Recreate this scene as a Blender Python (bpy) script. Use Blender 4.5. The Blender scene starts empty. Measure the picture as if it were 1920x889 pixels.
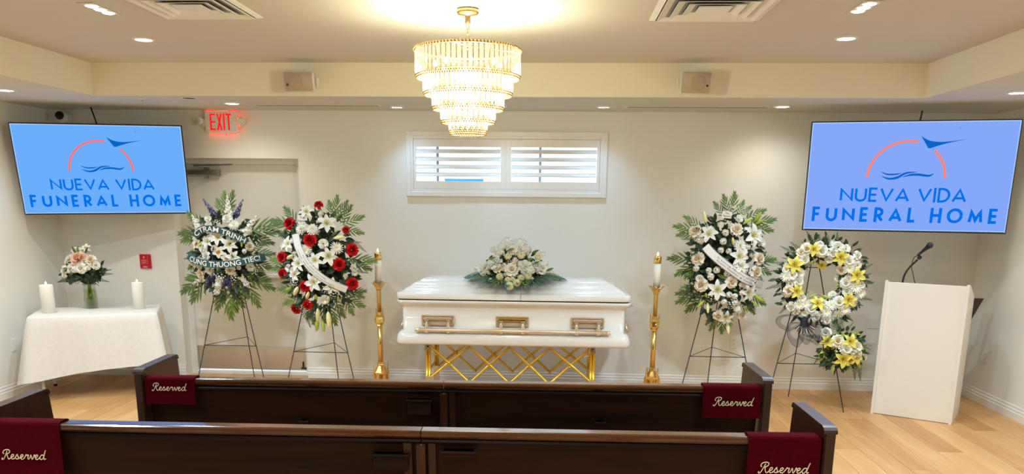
import bpy, math, random
from mathutils import Vector, Matrix
R = math.radians
PI = math.pi
rng = random.Random(7)
SC = bpy.context.scene
COL = SC.collection

# ------------------------------------------------------------------ camera
cam_d = bpy.data.cameras.new('camera')
cam_d.sensor_width = 36.0
cam_d.lens = 1515.0 / 1920 * 36.0
cam_d.shift_y = (723.06 - 444.5) / 1920
cam_d.clip_start = 0.05
cam = bpy.data.objects.new('camera', cam_d)
COL.objects.link(cam)
CAM_H, PITCH, YAW, ROLL = 1.8019, 0.2268, 0.0528, 0.0098
fwd = Vector((-math.sin(YAW) * math.cos(PITCH), math.cos(YAW) * math.cos(PITCH), -math.sin(PITCH)))
rt = Vector((math.cos(YAW), math.sin(YAW), 0))
up = rt.cross(fwd)
r2 = math.cos(ROLL) * rt + math.sin(ROLL) * up
u2 = -math.sin(ROLL) * rt + math.cos(ROLL) * up
M = Matrix((r2, u2, -fwd)).transposed().to_4x4()
M.translation = (0, 0, CAM_H)
cam.matrix_world = M
SC.camera = cam

# ------------------------------------------------------------------ sky, exposure
world = bpy.data.worlds.new('sky')
SC.world = world
world.use_nodes = True
wn = world.node_tree
bg = wn.nodes['Background']
bg.inputs['Color'].default_value = (0.72, 0.86, 1.0, 1)
bg.inputs['Strength'].default_value = 3.0
SC.view_settings.view_transform = 'Standard'
SC.view_settings.look = 'None'
SC.view_settings.gamma = 1
SC.view_settings.use_curve_mapping = False
SC.view_settings.exposure = 0.0
try:
    SC.cycles.max_bounces = 7
    SC.cycles.diffuse_bounces = 4
    SC.cycles.adaptive_threshold = 0.03
    SC.cycles.transparent_max_bounces = 12
    SC.cycles.sample_clamp_indirect = 4.0
    SC.cycles.use_denoising = True
    SC.cycles.caustics_reflective = False
    SC.cycles.caustics_refractive = False
except Exception:
    pass
DOWN_W = 112.0      # watts of one recessed downlight
CHAND_W = 88.0     # watts of the chandelier's bulbs together
WARM = (0.92, 0.91, 0.72)
NEUT = (0.79, 1.02, 1.22)
COOL = (0.42, 0.74, 1.15)
SOFT = (1.0, 0.97, 0.86)

# ------------------------------------------------------------------ materials
MATS = {}
def srgb(r, g, b):
    f = lambda c: ((c / 255 + 0.055) / 1.055) ** 2.4 if c > 10 else c / 255 / 12.92
    return (f(r), f(g), f(b), 1)
def mat(name, col, rough=0.5, metal=0.0, var=0.0, vscale=8.0, bump=0.0, bscale=60.0, spec=0.5, coat=0.0, stretch=None, emit=None, es=0.0, trans=0.0, rnd=0.0):
    if name in MATS: return MATS[name]
    m = bpy.data.materials.new(name); m.use_nodes = True
    nt = m.node_tree; N = nt.nodes; Lk = nt.links
    b = N['Principled BSDF']
    c = tuple(col) if len(col) == 4 else tuple(col) + (1,)
    b.inputs['Base Color'].default_value = c
    b.inputs['Roughness'].default_value = rough
    b.inputs['Metallic'].default_value = metal
    b.inputs['Specular IOR Level'].default_value = spec
    b.inputs['Coat Weight'].default_value = coat
    b.inputs['Coat Roughness'].default_value = 0.08
    b.inputs['Transmission Weight'].default_value = trans
    if emit:
        b.inputs['Emission Color'].default_value = tuple(emit)[:3] + (1,)
        b.inputs['Emission Strength'].default_value = es
    tc = N.new('ShaderNodeTexCoord')
    src = tc.outputs['Object']
    if stretch:
        mp = N.new('ShaderNodeMapping'); mp.inputs['Scale'].default_value = stretch
        Lk.new(src, mp.inputs['Vector']); src = mp.outputs['Vector']
    if var > 0 or rnd > 0:
        nz = N.new('ShaderNodeTexNoise'); nz.inputs['Scale'].default_value = vscale; nz.inputs['Detail'].default_value = 5
        Lk.new(src, nz.inputs['Vector'])
        rp = N.new('ShaderNodeMapRange')
        rp.inputs['From Min'].default_value = 0.3; rp.inputs['From Max'].default_value = 0.7
        rp.inputs['To Min'].default_value = 1 - var; rp.inputs['To Max'].default_value = 1 + var
        Lk.new(nz.outputs['Fac'], rp.inputs['Value'])
        fac = rp.outputs['Result']
        if rnd > 0:
            oi = N.new('ShaderNodeObjectInfo'); r2_ = N.new('ShaderNodeMapRange')
            r2_.inputs['To Min'].default_value = 1 - rnd; r2_.inputs['To Max'].default_value = 1 + rnd
            Lk.new(oi.outputs['Random'], r2_.inputs['Value'])
            mu = N.new('ShaderNodeMath'); mu.operation = 'MULTIPLY'
            Lk.new(fac, mu.inputs[0]); Lk.new(r2_.outputs['Result'], mu.inputs[1]); fac = mu.outputs[0]
        vm = N.new('ShaderNodeVectorMath'); vm.operation = 'SCALE'
        vm.inputs[0].default_value = c[:3]
        Lk.new(fac, vm.inputs['Scale']); Lk.new(vm.outputs['Vector'], b.inputs['Base Color'])
    if bump > 0:
        n2 = N.new('ShaderNodeTexNoise'); n2.inputs['Scale'].default_value = bscale; n2.inputs['Detail'].default_value = 4
        Lk.new(src, n2.inputs['Vector'])
        bp = N.new('ShaderNodeBump'); bp.inputs['Strength'].default_value = bump; bp.inputs['Distance'].default_value = 0.01
        Lk.new(n2.outputs['Fac'], bp.inputs['Height']); Lk.new(bp.outputs['Normal'], b.inputs['Normal'])
    MATS[name] = m
    return m
def petal_mat(name, inner, outer, r0, r1, rough=0.55, trans=0.15):
    """flower colour from the throat (inner) to the petal tips (outer)"""
    m = bpy.data.materials.new(name); m.use_nodes = True
    nt = m.node_tree; N = nt.nodes; Lk = nt.links
    b = N['Principled BSDF']; b.inputs['Roughness'].default_value = rough
    b.inputs['Specular IOR Level'].default_value = 0.25
    tc = N.new('ShaderNodeTexCoord'); ln = N.new('ShaderNodeVectorMath'); ln.operation = 'LENGTH'
    Lk.new(tc.outputs['Object'], ln.inputs[0])
    mr = N.new('ShaderNodeMapRange'); mr.inputs['From Min'].default_value = r0; mr.inputs['From Max'].default_value = r1
    Lk.new(ln.outputs['Value'], mr.inputs['Value'])
    mx = N.new('ShaderNodeMix'); mx.data_type = 'RGBA'
    mx.inputs[6].default_value = inner; mx.inputs[7].default_value = outer
    Lk.new(mr.outputs['Result'], mx.inputs[0])
    Lk.new(mx.outputs[2], b.inputs['Base Color'])
    tl = N.new('ShaderNodeBsdfTranslucent'); Lk.new(mx.outputs[2], tl.inputs['Color'])
    ms = N.new('ShaderNodeMixShader'); ms.inputs[0].default_value = trans
    Lk.new(b.outputs[0], ms.inputs[1]); Lk.new(tl.outputs[0], ms.inputs[2])
    Lk.new(ms.outputs[0], N['Material Output'].inputs['Surface'])
    MATS[name] = m
    return m
def sheer_mat(name, col, alpha):
    m = bpy.data.materials.new(name); m.use_nodes = True
    nt = m.node_tree; N = nt.nodes
    b = N['Principled BSDF']; b.inputs['Base Color'].default_value = tuple(col)[:3] + (1,); b.inputs['Roughness'].default_value = 0.7
    b.inputs['Alpha'].default_value = alpha
    MATS[name] = m
    return m
def emis(name, col, s, sample=True):
    m = bpy.data.materials.new(name); m.use_nodes = True
    nt = m.node_tree; nt.nodes.remove(nt.nodes['Principled BSDF'])
    e = nt.nodes.new('ShaderNodeEmission'); e.inputs[0].default_value = tuple(col)[:3] + (1,); e.inputs[1].default_value = s
    nt.links.new(e.outputs[0], nt.nodes['Material Output'].inputs['Surface'])
    if not sample:
        try: m.cycles.emission_sampling = 'NONE'
        except Exception: pass
    MATS[name] = m
    return m
def wood(name, dark, light, rough, scale, axis, rnd=0.0, coat=0.0, bands=6.0):
    """wood grain running along one axis (0,1,2)"""
    m = bpy.data.materials.new(name); m.use_nodes = True
    nt = m.node_tree; N = nt.nodes; Lk = nt.links
    b = N['Principled BSDF']; b.inputs['Roughness'].default_value = rough
    b.inputs['Coat Weight'].default_value = coat; b.inputs['Coat Roughness'].default_value = 0.12
    tc = N.new('ShaderNodeTexCoord'); mp = N.new('ShaderNodeMapping')
    s = [scale] * 3; s[axis] = scale * 0.07
    mp.inputs['Scale'].default_value = s
    oi = N.new('ShaderNodeObjectInfo')
    ad = N.new('ShaderNodeVectorMath'); ad.operation = 'ADD'
    sc = N.new('ShaderNodeVectorMath'); sc.operation = 'SCALE'; sc.inputs[0].default_value = (3.1, 7.7, 5.3)
    Lk.new(oi.outputs['Random'], sc.inputs['Scale'])
    Lk.new(tc.outputs['Object'], ad.inputs[0]); Lk.new(sc.outputs['Vector'], ad.inputs[1])
    Lk.new(ad.outputs['Vector'], mp.inputs['Vector'])
    n1 = N.new('ShaderNodeTexNoise'); n1.inputs['Scale'].default_value = 1.0; n1.inputs['Detail'].default_value = 6; n1.inputs['Distortion'].default_value = 0.6
    Lk.new(mp.outputs['Vector'], n1.inputs['Vector'])
    n2 = N.new('ShaderNodeTexNoise'); n2.inputs['Scale'].default_value = bands; n2.inputs['Detail'].default_value = 3
    Lk.new(mp.outputs['Vector'], n2.inputs['Vector'])
    av = N.new('ShaderNodeMath'); av.operation = 'MULTIPLY_ADD'; av.inputs[1].default_value = 0.35
    Lk.new(n2.outputs['Fac'], av.inputs[0]); 
    hf = N.new('ShaderNodeMath'); hf.operation = 'MULTIPLY'; hf.inputs[1].default_value = 0.65
    Lk.new(n1.outputs['Fac'], hf.inputs[0]); Lk.new(hf.outputs[0], av.inputs[2])
    ra = N.new('ShaderNodeMath'); ra.operation = 'MULTIPLY_ADD'; ra.inputs[1].default_value = rnd; 
    Lk.new(oi.outputs['Random'], ra.inputs[0]); Lk.new(av.outputs[0], ra.inputs[2])
    mr = N.new('ShaderNodeMapRange'); mr.inputs['From Min'].default_value = 0.32 + rnd * 0.3; mr.inputs['From Max'].default_value = 0.68 + rnd * 0.7
    Lk.new(ra.outputs[0], mr.inputs['Value'])
    mx = N.new('ShaderNodeMix'); mx.data_type = 'RGBA'
    mx.inputs[6].default_value = dark; mx.inputs[7].default_value = light
    Lk.new(mr.outputs['Result'], mx.inputs[0]); Lk.new(mx.outputs[2], b.inputs['Base Color'])
    MATS[name] = m
    return m

WALL = mat('wall_paint', srgb(244, 243, 235), 0.7, var=0.015, vscale=2, bump=0.04, bscale=220)
CEIL = mat('ceiling_paint', srgb(214, 209, 196), 0.8, var=0.012, vscale=2)
TRIM = mat('trim_paint', srgb(244, 242, 236), 0.35, var=0.01, vscale=6)
DOORP = mat('door_paint', srgb(236, 234, 226), 0.45, var=0.01, vscale=3)
FLOORSUB = mat('floor_underlay', srgb(120, 88, 55), 0.7, var=0.05)
OAK = wood('oak_planks', srgb(182, 131, 76), srgb(220, 174, 118), 0.38, 9.0, 1, rnd=0.5)
WALNUT = wood('dark_walnut', srgb(20, 9, 5), srgb(56, 26, 11), 0.5, 14.0, 0, rnd=0.15)
MATS['dark_walnut'].node_tree.nodes['Principled BSDF'].inputs['Specular IOR Level'].default_value = 0.2
WALNUT_V = wood('dark_walnut_upright', srgb(26, 12, 7), srgb(76, 38, 18), 0.4, 14.0, 2, rnd=0.15, coat=0.08)
RAIL = wood('worn_rail', srgb(44, 18, 8), srgb(120, 66, 30), 0.16, 14.0, 0, coat=0.8)
STEEL = mat('brushed_steel', (0.62, 0.60, 0.57), 0.28, 1.0, var=0.05, vscale=3, stretch=(1, 1, 40))
GREYM = mat('grey_metal', (0.33, 0.31, 0.28), 0.4, 0.8, var=0.04)
CHROME = mat('chrome', (0.8, 0.79, 0.77), 0.15, 1.0, var=0.03)
BLACK = mat('black_plastic', (0.012, 0.012, 0.014), 0.4, var=0.1)
BRASS = mat('polished_brass', (0.86, 0.61, 0.22), 0.24, 1.0, var=0.08, vscale=14)
GOLDP = mat('gold_anodised', (0.84, 0.56, 0.06), 0.3, 0.7, var=0.06, vscale=10)
ROSEG = mat('champagne_gold', (0.90, 0.72, 0.54), 0.28, 0.65, var=0.05, vscale=10)
ENAMEL = mat('white_enamel', srgb(237, 235, 231), 0.22, coat=0.6, var=0.008, vscale=2)
WAX = mat('candle_wax', srgb(247, 243, 232), 0.5, var=0.01)
LINEN = mat('white_linen', srgb(240, 236, 228), 0.85, var=0.02, vscale=30, bump=0.25, bscale=22)
WHITEL = mat('white_laminate', srgb(243, 236, 226), 0.4, var=0.008, vscale=3)
PLASTIC = mat('white_plastic', srgb(240, 236, 225), 0.45, var=0.01)
SPKR = mat('beige_grille', srgb(205, 190, 168), 0.7, var=0.05, vscale=120, bump=0.2, bscale=900)
VELVET = mat('burgundy_velvet', srgb(74, 0, 9), 0.95, spec=0.08, var=0.15, vscale=60, bump=0.15, bscale=500)
MATS['burgundy_velvet'].node_tree.nodes['Principled BSDF'].inputs['Sheen Weight'].default_value = 0.02
MATS['burgundy_velvet'].node_tree.nodes['Principled BSDF'].inputs['Sheen Tint'].default_value = (0.8, 0.1, 0.15, 1)
THREAD = mat('gold_thread', srgb(252, 232, 186), 0.5, var=0.08, vscale=200)
DARKG = mat('dark_gasket', (0.015, 0.01, 0.012), 0.6, var=0.05)
FROST = emis('downlight_glow', (1.0, 0.95, 0.88), 25.0, False)
FLAME = emis('flame_tip', (1.0, 0.75, 0.35), 6.0, False)
WIRE = mat('green_black_wire', (0.02, 0.018, 0.022), 0.5, 0.3, var=0.1)
LEAF = mat('palm_leaf_green', srgb(92, 118, 50), 0.45, var=0.25, vscale=9, rnd=0.3)
LEAFD = mat('dark_leaf_green', srgb(40, 62, 34), 0.5, var=0.3, vscale=25)
LEAFB = mat('blue_green_leaf', srgb(54, 104, 84), 0.45, var=0.25, vscale=20, rnd=0.2)
FERN = mat('fern_green', srgb(66, 88, 48), 0.55, var=0.25, vscale=25, rnd=0.25)
BUDG = mat('bud_green', srgb(176, 196, 70), 0.45, var=0.15, vscale=20, rnd=0.2)

# ------------------------------------------------------------------ mesh builder
class MB:
    def __init__(s): s.v = []; s.f = []; s.m = []; s.sm = []
    def add(s, vs, fs, mi=0, smooth=False, T=None):
        o = len(s.v)
        if T is not None: vs = [tuple(T @ Vector(v)) for v in vs]
        s.v.extend(tuple(v) for v in vs)
        s.f.extend(tuple(i + o for i in f) for f in fs)
        s.m.extend([mi] * len(fs)); s.sm.extend([smooth] * len(fs))
        return s
    def box(s, x0, x1, y0, y1, z0, z1, mi=0, T=None):
        vs = [(x0,y0,z0),(x1,y0,z0),(x1,y1,z0),(x0,y1,z0),(x0,y0,z1),(x1,y0,z1),(x1,y1,z1),(x0,y1,z1)]
        return s.add(vs, [(0,3,2,1),(4,5,6,7),(0,1,5,4),(1,2,6,5),(2,3,7,6),(3,0,4,7)], mi, False, T)
    def bbox(s, x0, x1, y0, y1, z0, z1, b=0.004, mi=0, T=None):
        """box with chamfered edges"""
        vs = []; 
        for (sx, sy, sz) in [(a, c, d) for d in (0, 1) for c in (0, 1) for a in (0, 1)]:
            X = (x0, x1)[sx]; Y = (y0, y1)[sy]; Z = (z0, z1)[sz]
            dx = b if sx == 0 else -b; dy = b if sy == 0 else -b; dz = b if sz == 0 else -b
            vs += [(X, Y + dy, Z + dz), (X + dx, Y, Z + dz), (X + dx, Y + dy, Z)]
        c = lambda sx, sy, sz: 3 * (sx + 2 * sy + 4 * sz)
        F = []
        F.append([c(0,0,0), c(0,0,1), c(0,1,1), c(0,1,0)]); F.append([c(1,0,0), c(1,1,0), c(1,1,1), c(1,0,1)])
        F.append([c(0,0,0)+1, c(1,0,0)+1, c(1,0,1)+1, c(0,0,1)+1]); F.append([c(0,1,0)+1, c(0,1,1)+1, c(1,1,1)+1, c(1,1,0)+1])
        F.append([c(0,0,0)+2, c(0,1,0)+2, c(1,1,0)+2, c(1,0,0)+2]); F.append([c(0,0,1)+2, c(1,0,1)+2, c(1,1,1)+2, c(0,1,1)+2])
        for a in (0, 1):
            for d in (0, 1):
                F.append([c(a,d,0), c(a,d,1), c(a,d,1)+1, c(a,d,0)+1])
                F.append([c(a,0,d), c(a,1,d), c(a,1,d)+2, c(a,0,d)+2])
                F.append([c(0,a,d)+1, c(1,a,d)+1, c(1,a,d)+2, c(0,a,d)+2])
                for e in (0, 1): F.append([c(a,d,e), c(a,d,e)+1, c(a,d,e)+2])
        return s.add(vs, F, mi, False, T)
    def tube(s, pts, r, n=8, mi=0, closed=False, cap=True, T=None, smooth=True):
        pts = [Vector(p) for p in pts]; k = len(pts)
        rs = r if isinstance(r, (list, tuple)) else [r] * k
        vs = []; up_ = None
        for i, p in enumerate(pts):
            a = pts[(i - 1) % k] if (closed or i > 0) else p
            b = pts[(i + 1) % k] if (closed or i < k - 1) else p
            t = (b - a)
            t = t.normalized() if t.length > 1e-9 else Vector((0, 0, 1))
            if up_ is None: up_ = Vector((0, 0, 1)) if abs(t.z) < 0.9 else Vector((0, 1, 0))
            x = t.cross(up_)
            if x.length < 1e-6: x = t.cross(Vector((1, 0, 0.3)))
            x.normalize(); y = x.cross(t).normalized(); up_ = y
            for j in range(n):
                an = 2 * PI * j / n
                vs.append(p + (x * math.cos(an) + y * math.sin(an)) * rs[i])
        fs = []
        for i in range(k if closed else k - 1):
            i2 = (i + 1) % k
            for j in range(n):
                fs.append((i*n+j, i*n+(j+1)%n, i2*n+(j+1)%n, i2*n+j))
        if cap and not closed:
            fs.append(tuple(range(n))[::1]); fs.append(tuple((k-1)*n + j for j in range(n))[::-1])
        return s.add(vs, fs, mi, smooth, T)
    def lathe(s, prof, n=24, mi=0, T=None, smooth=True, cap=True, sq=None):
        vs = []; k = len(prof)
        for (r, z) in prof:
            for j in range(n):
                a = 2 * PI * j / n
                vs.append((r * math.cos(a), r * math.sin(a), z))
        fs = []
        for i in range(k - 1):
            for j in range(n):
                fs.append((i*n+j, i*n+(j+1)%n, (i+1)*n+(j+1)%n, (i+1)*n+j))
        if cap:
            if prof[0][0] > 1e-5: fs.append(tuple(range(n))[::-1])
            if prof[-1][0] > 1e-5: fs.append(tuple((k-1)*n + j for j in range(n)))
        return s.add(vs, fs, mi, smooth, T)
    def prism(s, poly, a0, a1, axis=1, mi=0, T=None, smooth=False):
        """polygon extruded along an axis; poly gives the other two coordinates in order"""
        n = len(poly); vs = []
        for a in (a0, a1):
            for (u, w) in poly:
                vs.append((a, u, w) if axis == 0 else ((u, a, w) if axis == 1 else (u, w, a)))
        fs = [tuple(range(n)), tuple(range(2*n-1, n-1, -1))]
        s.add(vs, fs, mi, False, T)
        vs2 = list(vs); sides = [(i, n+i, n+(i+1)%n, (i+1)%n) for i in range(n)]
        return s.add(vs2, sides, mi, smooth, T)
    def loft(s, rings, mi=0, cap=True, T=None, smooth=True, closed=True):
        n = len(rings[0]); vs = [p for r_ in rings for p in r_]; fs = []
        for i in range(len(rings) - 1):
            for j in range(n if closed else n - 1):
                fs.append((i*n+j, i*n+(j+1)%n, (i+1)*n+(j+1)%n, (i+1)*n+j))
        if cap:
            fs.append(tuple(range(n))[::-1]); fs.append(tuple((len(rings)-1)*n + j for j in range(n)))
        return s.add(vs, fs, mi, smooth, T)
    def sphere(s, c, r, n=12, k=8, mi=0, sc=(1, 1, 1), T=None):
        prof = [(max(1e-6, r * math.sin(PI * i / k)), -r * math.cos(PI * i / k)) for i in range(k + 1)]
        A = Matrix.Translation(c) @ Matrix.Diagonal((sc[0], sc[1], sc[2], 1))
        if T is not None: A = T @ A
        return s.lathe(prof, n, mi, A, True, False)
    def mesh(s, name, mats):
        me = bpy.data.meshes.new(name)
        me.from_pydata(s.v, [], s.f)
        for m in (mats if isinstance(mats, (list, tuple)) else [mats]): me.materials.append(m)
        me.polygons.foreach_set('material_index', s.m)
        me.polygons.foreach_set('use_smooth', s.sm)
        me.update()
        return me
    def build(s, name, mats, parent=None, loc=None, rot=None):
        return link(name, s.mesh(name, mats), parent, loc, rot)
def link(name, data, parent=None, loc=None, rot=None, mtx=None):
    o = bpy.data.objects.new(name, data); COL.objects.link(o)
    if parent is not None: o.parent = parent
    if mtx is not None: o.matrix_local = mtx
    if loc is not None: o.location = loc
    if rot is not None: o.rotation_euler = rot
    return o
def tag(o, label=None, cat=None, group=None, kind=None):
    if label: o['label'] = label
    if cat: o['category'] = cat
    if group: o['group'] = group
    if kind: o['kind'] = kind
    return o
def thing(name, label, cat, loc=(0, 0, 0), rotz=0.0, group=None):
    o = bpy.data.objects.new(name, None); COL.objects.link(o)
    o.empty_display_size = 0.05
    o.location = loc; o.rotation_euler = (0, 0, rotz)
    return tag(o, label, cat, group)
def struct(name, mb, m, label=None):
    o = mb.build(name, m)
    return tag(o, label, None, None, 'structure')
def lamp(parent, kind, energy, col, loc, size=0.1, spot=None, blend=0.5):
    d = bpy.data.lights.new('light_source', kind); d.energy = energy; d.color = col
    if kind == 'SPOT': d.spot_size = spot; d.spot_blend = blend; d.shadow_soft_size = size
    elif kind == 'POINT': d.shadow_soft_size = size
    elif kind == 'AREA': d.shape = 'DISK'; d.size = size
    return link('light_source', d, parent, loc)
def bez(pts, n=12):
    """Catmull-Rom curve through points"""
    P = [Vector(p) for p in pts]; out = []
    for i in range(len(P) - 1):
        p0 = P[i-1] if i > 0 else P[i]*2 - P[i+1]; p1 = P[i]; p2 = P[i+1]; p3 = P[i+2] if i+2 < len(P) else P[i+1]*2 - P[i]
        for k in range(n):
            t = k / n
            out.append(0.5 * ((2*p1) + (p2-p0)*t + (2*p0-5*p1+4*p2-p3)*t*t + (3*p1-p0-3*p2+p3)*t**3))
    out.append(P[-1])
    return out
def rrect(x0, x1, y0, y1, z, r, n=5, flat=()):
    """rounded rectangle ring (counter-clockwise); corners: 0=x0y0 1=x1y0 2=x1y1 3=x0y1, flat = corners kept sharp"""
    out = []
    for ci, (cx, cy, a0) in enumerate(((x0+r, y0+r, PI), (x1-r, y0+r, 1.5*PI), (x1-r, y1-r, 0), (x0+r, y1-r, 0.5*PI))):
        for k in range(n + 1):
            a = a0 + 0.5 * PI * k / n
            if ci in flat:
                px = x0 if ci in (0, 3) else x1; py = y0 if ci in (0, 1) else y1
                out.append((px, py, z))
            else: out.append((cx + r * math.cos(a), cy + r * math.sin(a), z))
    return out
def text_verts(body, size, offset=0.0, res=3):
    """flat letters: vertices (x, y) and faces"""
    cu = bpy.data.curves.new('lettering', 'FONT'); cu.body = body; cu.size = size; cu.offset = offset; cu.resolution_u = res
    cu.align_x = 'CENTER'; cu.align_y = 'CENTER'
    ob = bpy.data.objects.new('lettering', cu); COL.objects.link(ob)
    dg = bpy.context.evaluated_depsgraph_get(); dg.update()
    me = bpy.data.meshes.new_from_object(ob.evaluated_get(dg))
    me.calc_loop_triangles()
    vs = [v.co.copy() for v in me.vertices]; fs = [tuple(t.vertices) for t in me.loop_triangles]
    bpy.data.objects.remove(ob); bpy.data.curves.remove(cu); bpy.data.meshes.remove(me)
    return vs, fs
def stroke(mb, pts, w, clip=None, mi=0, off=0.0, wid=None):
    """flat mitred ribbon in the XZ plane at y=off; pts are (x, z)"""
    P = [Vector((p[0], p[1])) for p in pts]; n = len(P); Lf = []; Rt = []
    for i in range(n):
        hw = (wid[i] if wid else w) / 2
        d1 = (P[i] - P[i-1]).normalized() if i > 0 else None
        d2 = (P[i+1] - P[i]).normalized() if i < n - 1 else None
        if d1 is None: nn = Vector((-d2.y, d2.x)); k = 1
        elif d2 is None: nn = Vector((-d1.y, d1.x)); k = 1
        else:
            nn = Vector((-d1.y, d1.x)) + Vector((-d2.y, d2.x))
            if nn.length < 1e-4: nn = Vector((-d1.y, d1.x))
            nn.normalize(); c = nn.dot(Vector((-d1.y, d1.x))); k = 1 / max(c, 0.22)
        Lf.append(P[i] + nn * hw * k); Rt.append(P[i] - nn * hw * k)
    cl = (lambda z: min(max(z, clip[0]), clip[1])) if clip else (lambda z: z)
    vs = [(p.x, off, cl(p.y)) for p in Lf] + [(p.x, off, cl(p.y)) for p in Rt]
    fs = [(i, n + i, n + i + 1, i + 1) for i in range(n - 1)]
    return mb.add(vs, fs, mi)
# ================================================================== THE ROOM
XL, XR, YB, YF = -4.929, 3.952, 7.908, -4.2      # side walls, wall with the casket, wall behind the viewer
ZS, ZT = 2.60, 2.857                             # soffit and tray ceiling heights
TX0, TX1, TY0, TY1 = -3.836, 2.845, -3.1, 6.819   # tray opening
DX0, DX1, DZ = -3.757, -2.492, 2.16               # door opening
WX0, WX1, WZ0, WZ1 = -1.372, 0.384, 1.885, 2.352  # window opening

STEP = mat('step_paint', srgb(250, 246, 228), 0.7, var=0.015, vscale=2)
fl = struct('floor', MB().box(XL - .1, XR + .1, YF - .1, YB + .35, -0.12, -0.012), FLOORSUB)
def plank_mesh(L, W):
    return MB().bbox(0, W, 0, L, -0.0125, 0, 0.0012).mesh('plank', OAK)
PW = 0.19; PL = 1.36
pm = plank_mesh(PL - 0.0016, PW - 0.0016)
ncol = int(math.ceil((XR - XL) / PW))
for c in range(ncol):
    y = 2.45 - [0.0, 0.62, 0.27, 0.95][c % 4] - (0.11 if c % 3 == 0 else 0)
    x = XL + c * PW
    wlast = min(PW, XR - x)
    while y < YB:
        y1 = min(y + PL, YB)
        me = pm if (y1 - y > PL - 1e-3 and wlast > PW - 1e-3) else plank_mesh(y1 - y - 0.0016, wlast - 0.0016)
        link('plank', me, fl, (x, y, 0)); y += PL
# boards out of sight behind the viewer and in the doorway
o = MB().box(XL, XR, YF, 2.45 - 1.06 , -0.0125, -0.0005).build('plank_field', OAK, fl)
tag(o, kind='stuff')
MB().bbox(DX0, DX1, YB, YB + .2, -0.0125, 0, 0.0012).build('plank', OAK, fl)

wb = MB(); T = 0.2
for (x0, x1, z0, z1) in ((XL - .1, DX0, 0, 2.95), (DX0, DX1, DZ, 2.95), (DX1, WX0, 0, 2.95), (WX0, WX1, 0, WZ0), (WX0, WX1, WZ1, 2.95), (WX1, XR + .1, 0, 2.95)):
    wb.box(x0, x1, YB, YB + T, z0, z1)
struct('wall_back', wb, WALL)
struct('wall_left', MB().box(XL - .1, XL, YF - .1, YB, 0, 2.95), WALL)
struct('wall_right', MB().box(XR, XR + .1, YF - .1, YB, 0, 2.95), WALL)
struct('wall_front', MB().box(XL, XR, YF - .1, YF, 0, 2.95), WALL)
cb = MB()
cb.box(TX0, TX1, TY0, TY1, ZT, 2.95)
cb.box(XL, XR, TY1, YB, ZS, 2.95); cb.box(XL, XR, YF, TY0, ZS, 2.95)
cb.box(XL, TX0, TY0, TY1, ZS, 2.95); cb.box(TX1, XR, TY0, TY1, ZS, 2.95)
ceil_o = struct('ceiling', cb, [CEIL, STEP])
for p_ in ceil_o.data.polygons:   # the upright faces of the ceiling step carry the wall's cream paint
    if abs(p_.normal.z) < .5: p_.material_index = 1
struct('trim_1', MB().box(XL - .1, XR + .1, YF - .1, YB + T, 2.95, 3.0), CEIL)

# baseboards: stepped moulding
BP = [(0, 0), (-.016, 0), (-.016, .062), (-.012, .068), (-.012, .088), (-.006, .094), (-.006, .112), (-.002, .12), (0, .12)]
bbk = struct('baseboard_back_left', MB().prism([(y + YB, z) for y, z in BP], XL + .016, DX0, 0), TRIM)
struct('baseboard_back_right', MB().prism([(y + YB, z) for y, z in BP], DX1, XR - .016, 0), TRIM)
struct('baseboard_left', MB().prism([(XL - y, z) for y, z in BP], YF, YB, 1), TRIM)
struct('baseboard_right', MB().prism([(XR + y, z) for y, z in BP], YF, YB, 1), TRIM)

# ---------------------------------------------------------------- door
d = tag(thing('door_1', 'white flush door with steel kick plate under the exit sign', None, ((DX0 + DX1) / 2, YB + .2, 0)), kind='structure')
hw = (DX1 - DX0) / 2
MB().bbox(-hw + .045, hw - .045, -.03, .015, .045, DZ - .05, .003).build('door_leaf', DOORP, d)
f = MB()
f.box(-hw, -hw + .045, -.06, .03, 0, DZ); f.box(hw - .045, hw, -.06, .03, 0, DZ); f.box(-hw + .045, hw - .045, -.06, .03, DZ - .05, DZ)
f.box(-hw + .045, -hw + .06, -.06, -.03, 0, DZ - .05); f.box(hw - .06, hw - .045, -.06, -.03, 0, DZ - .05)
f.build('door_frame', TRIM, d)
MB().box(-hw + .06, hw - .05, -.034, -.0305, .055, .29).build('kick_plate', STEEL, d)
MB().bbox(-hw + .045, hw - .045, -.07, -.02, 0, .035, .004).build('threshold', TRIM, d)
pb = MB(); pb.bbox(-.48, .53, -.085, -.035, 1.005, 1.045, .006); pb.bbox(-.52, -.48, -.1, -.03, .99, 1.06, .006); pb.bbox(.53, .57, -.1, -.03, .99, 1.06, .006)
pb.build('push_bar', TRIM, d)
dc = MB(); dc.bbox(-.56, -.2, -.095, -.032, 2.0, 2.055, .006)
dco = dc.build('door_closer', GREYM, d)
a = MB(); a.box(-.34, -.30, -.10, -.06, 2.055, 2.075); a.tube([(-.32, -.1, 2.083), (-.36, -.28, 2.085), (-.05, -.115, 2.105)], .008, 6); a.tube([(-.32, -.075, 2.0), (-.32, -.075, 1.975)], .012, 8)
a.build('closer_arm', GREYM, dco)
a = MB(); a.tube([(hw - .1, -.045, .14), (hw - .1, -.05, .08)], .006, 6); a.tube([(hw - .12, -.05, .075), (hw - .06, -.05, .07)], .008, 6)
a.build('door_stop', BLACK, d)

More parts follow.
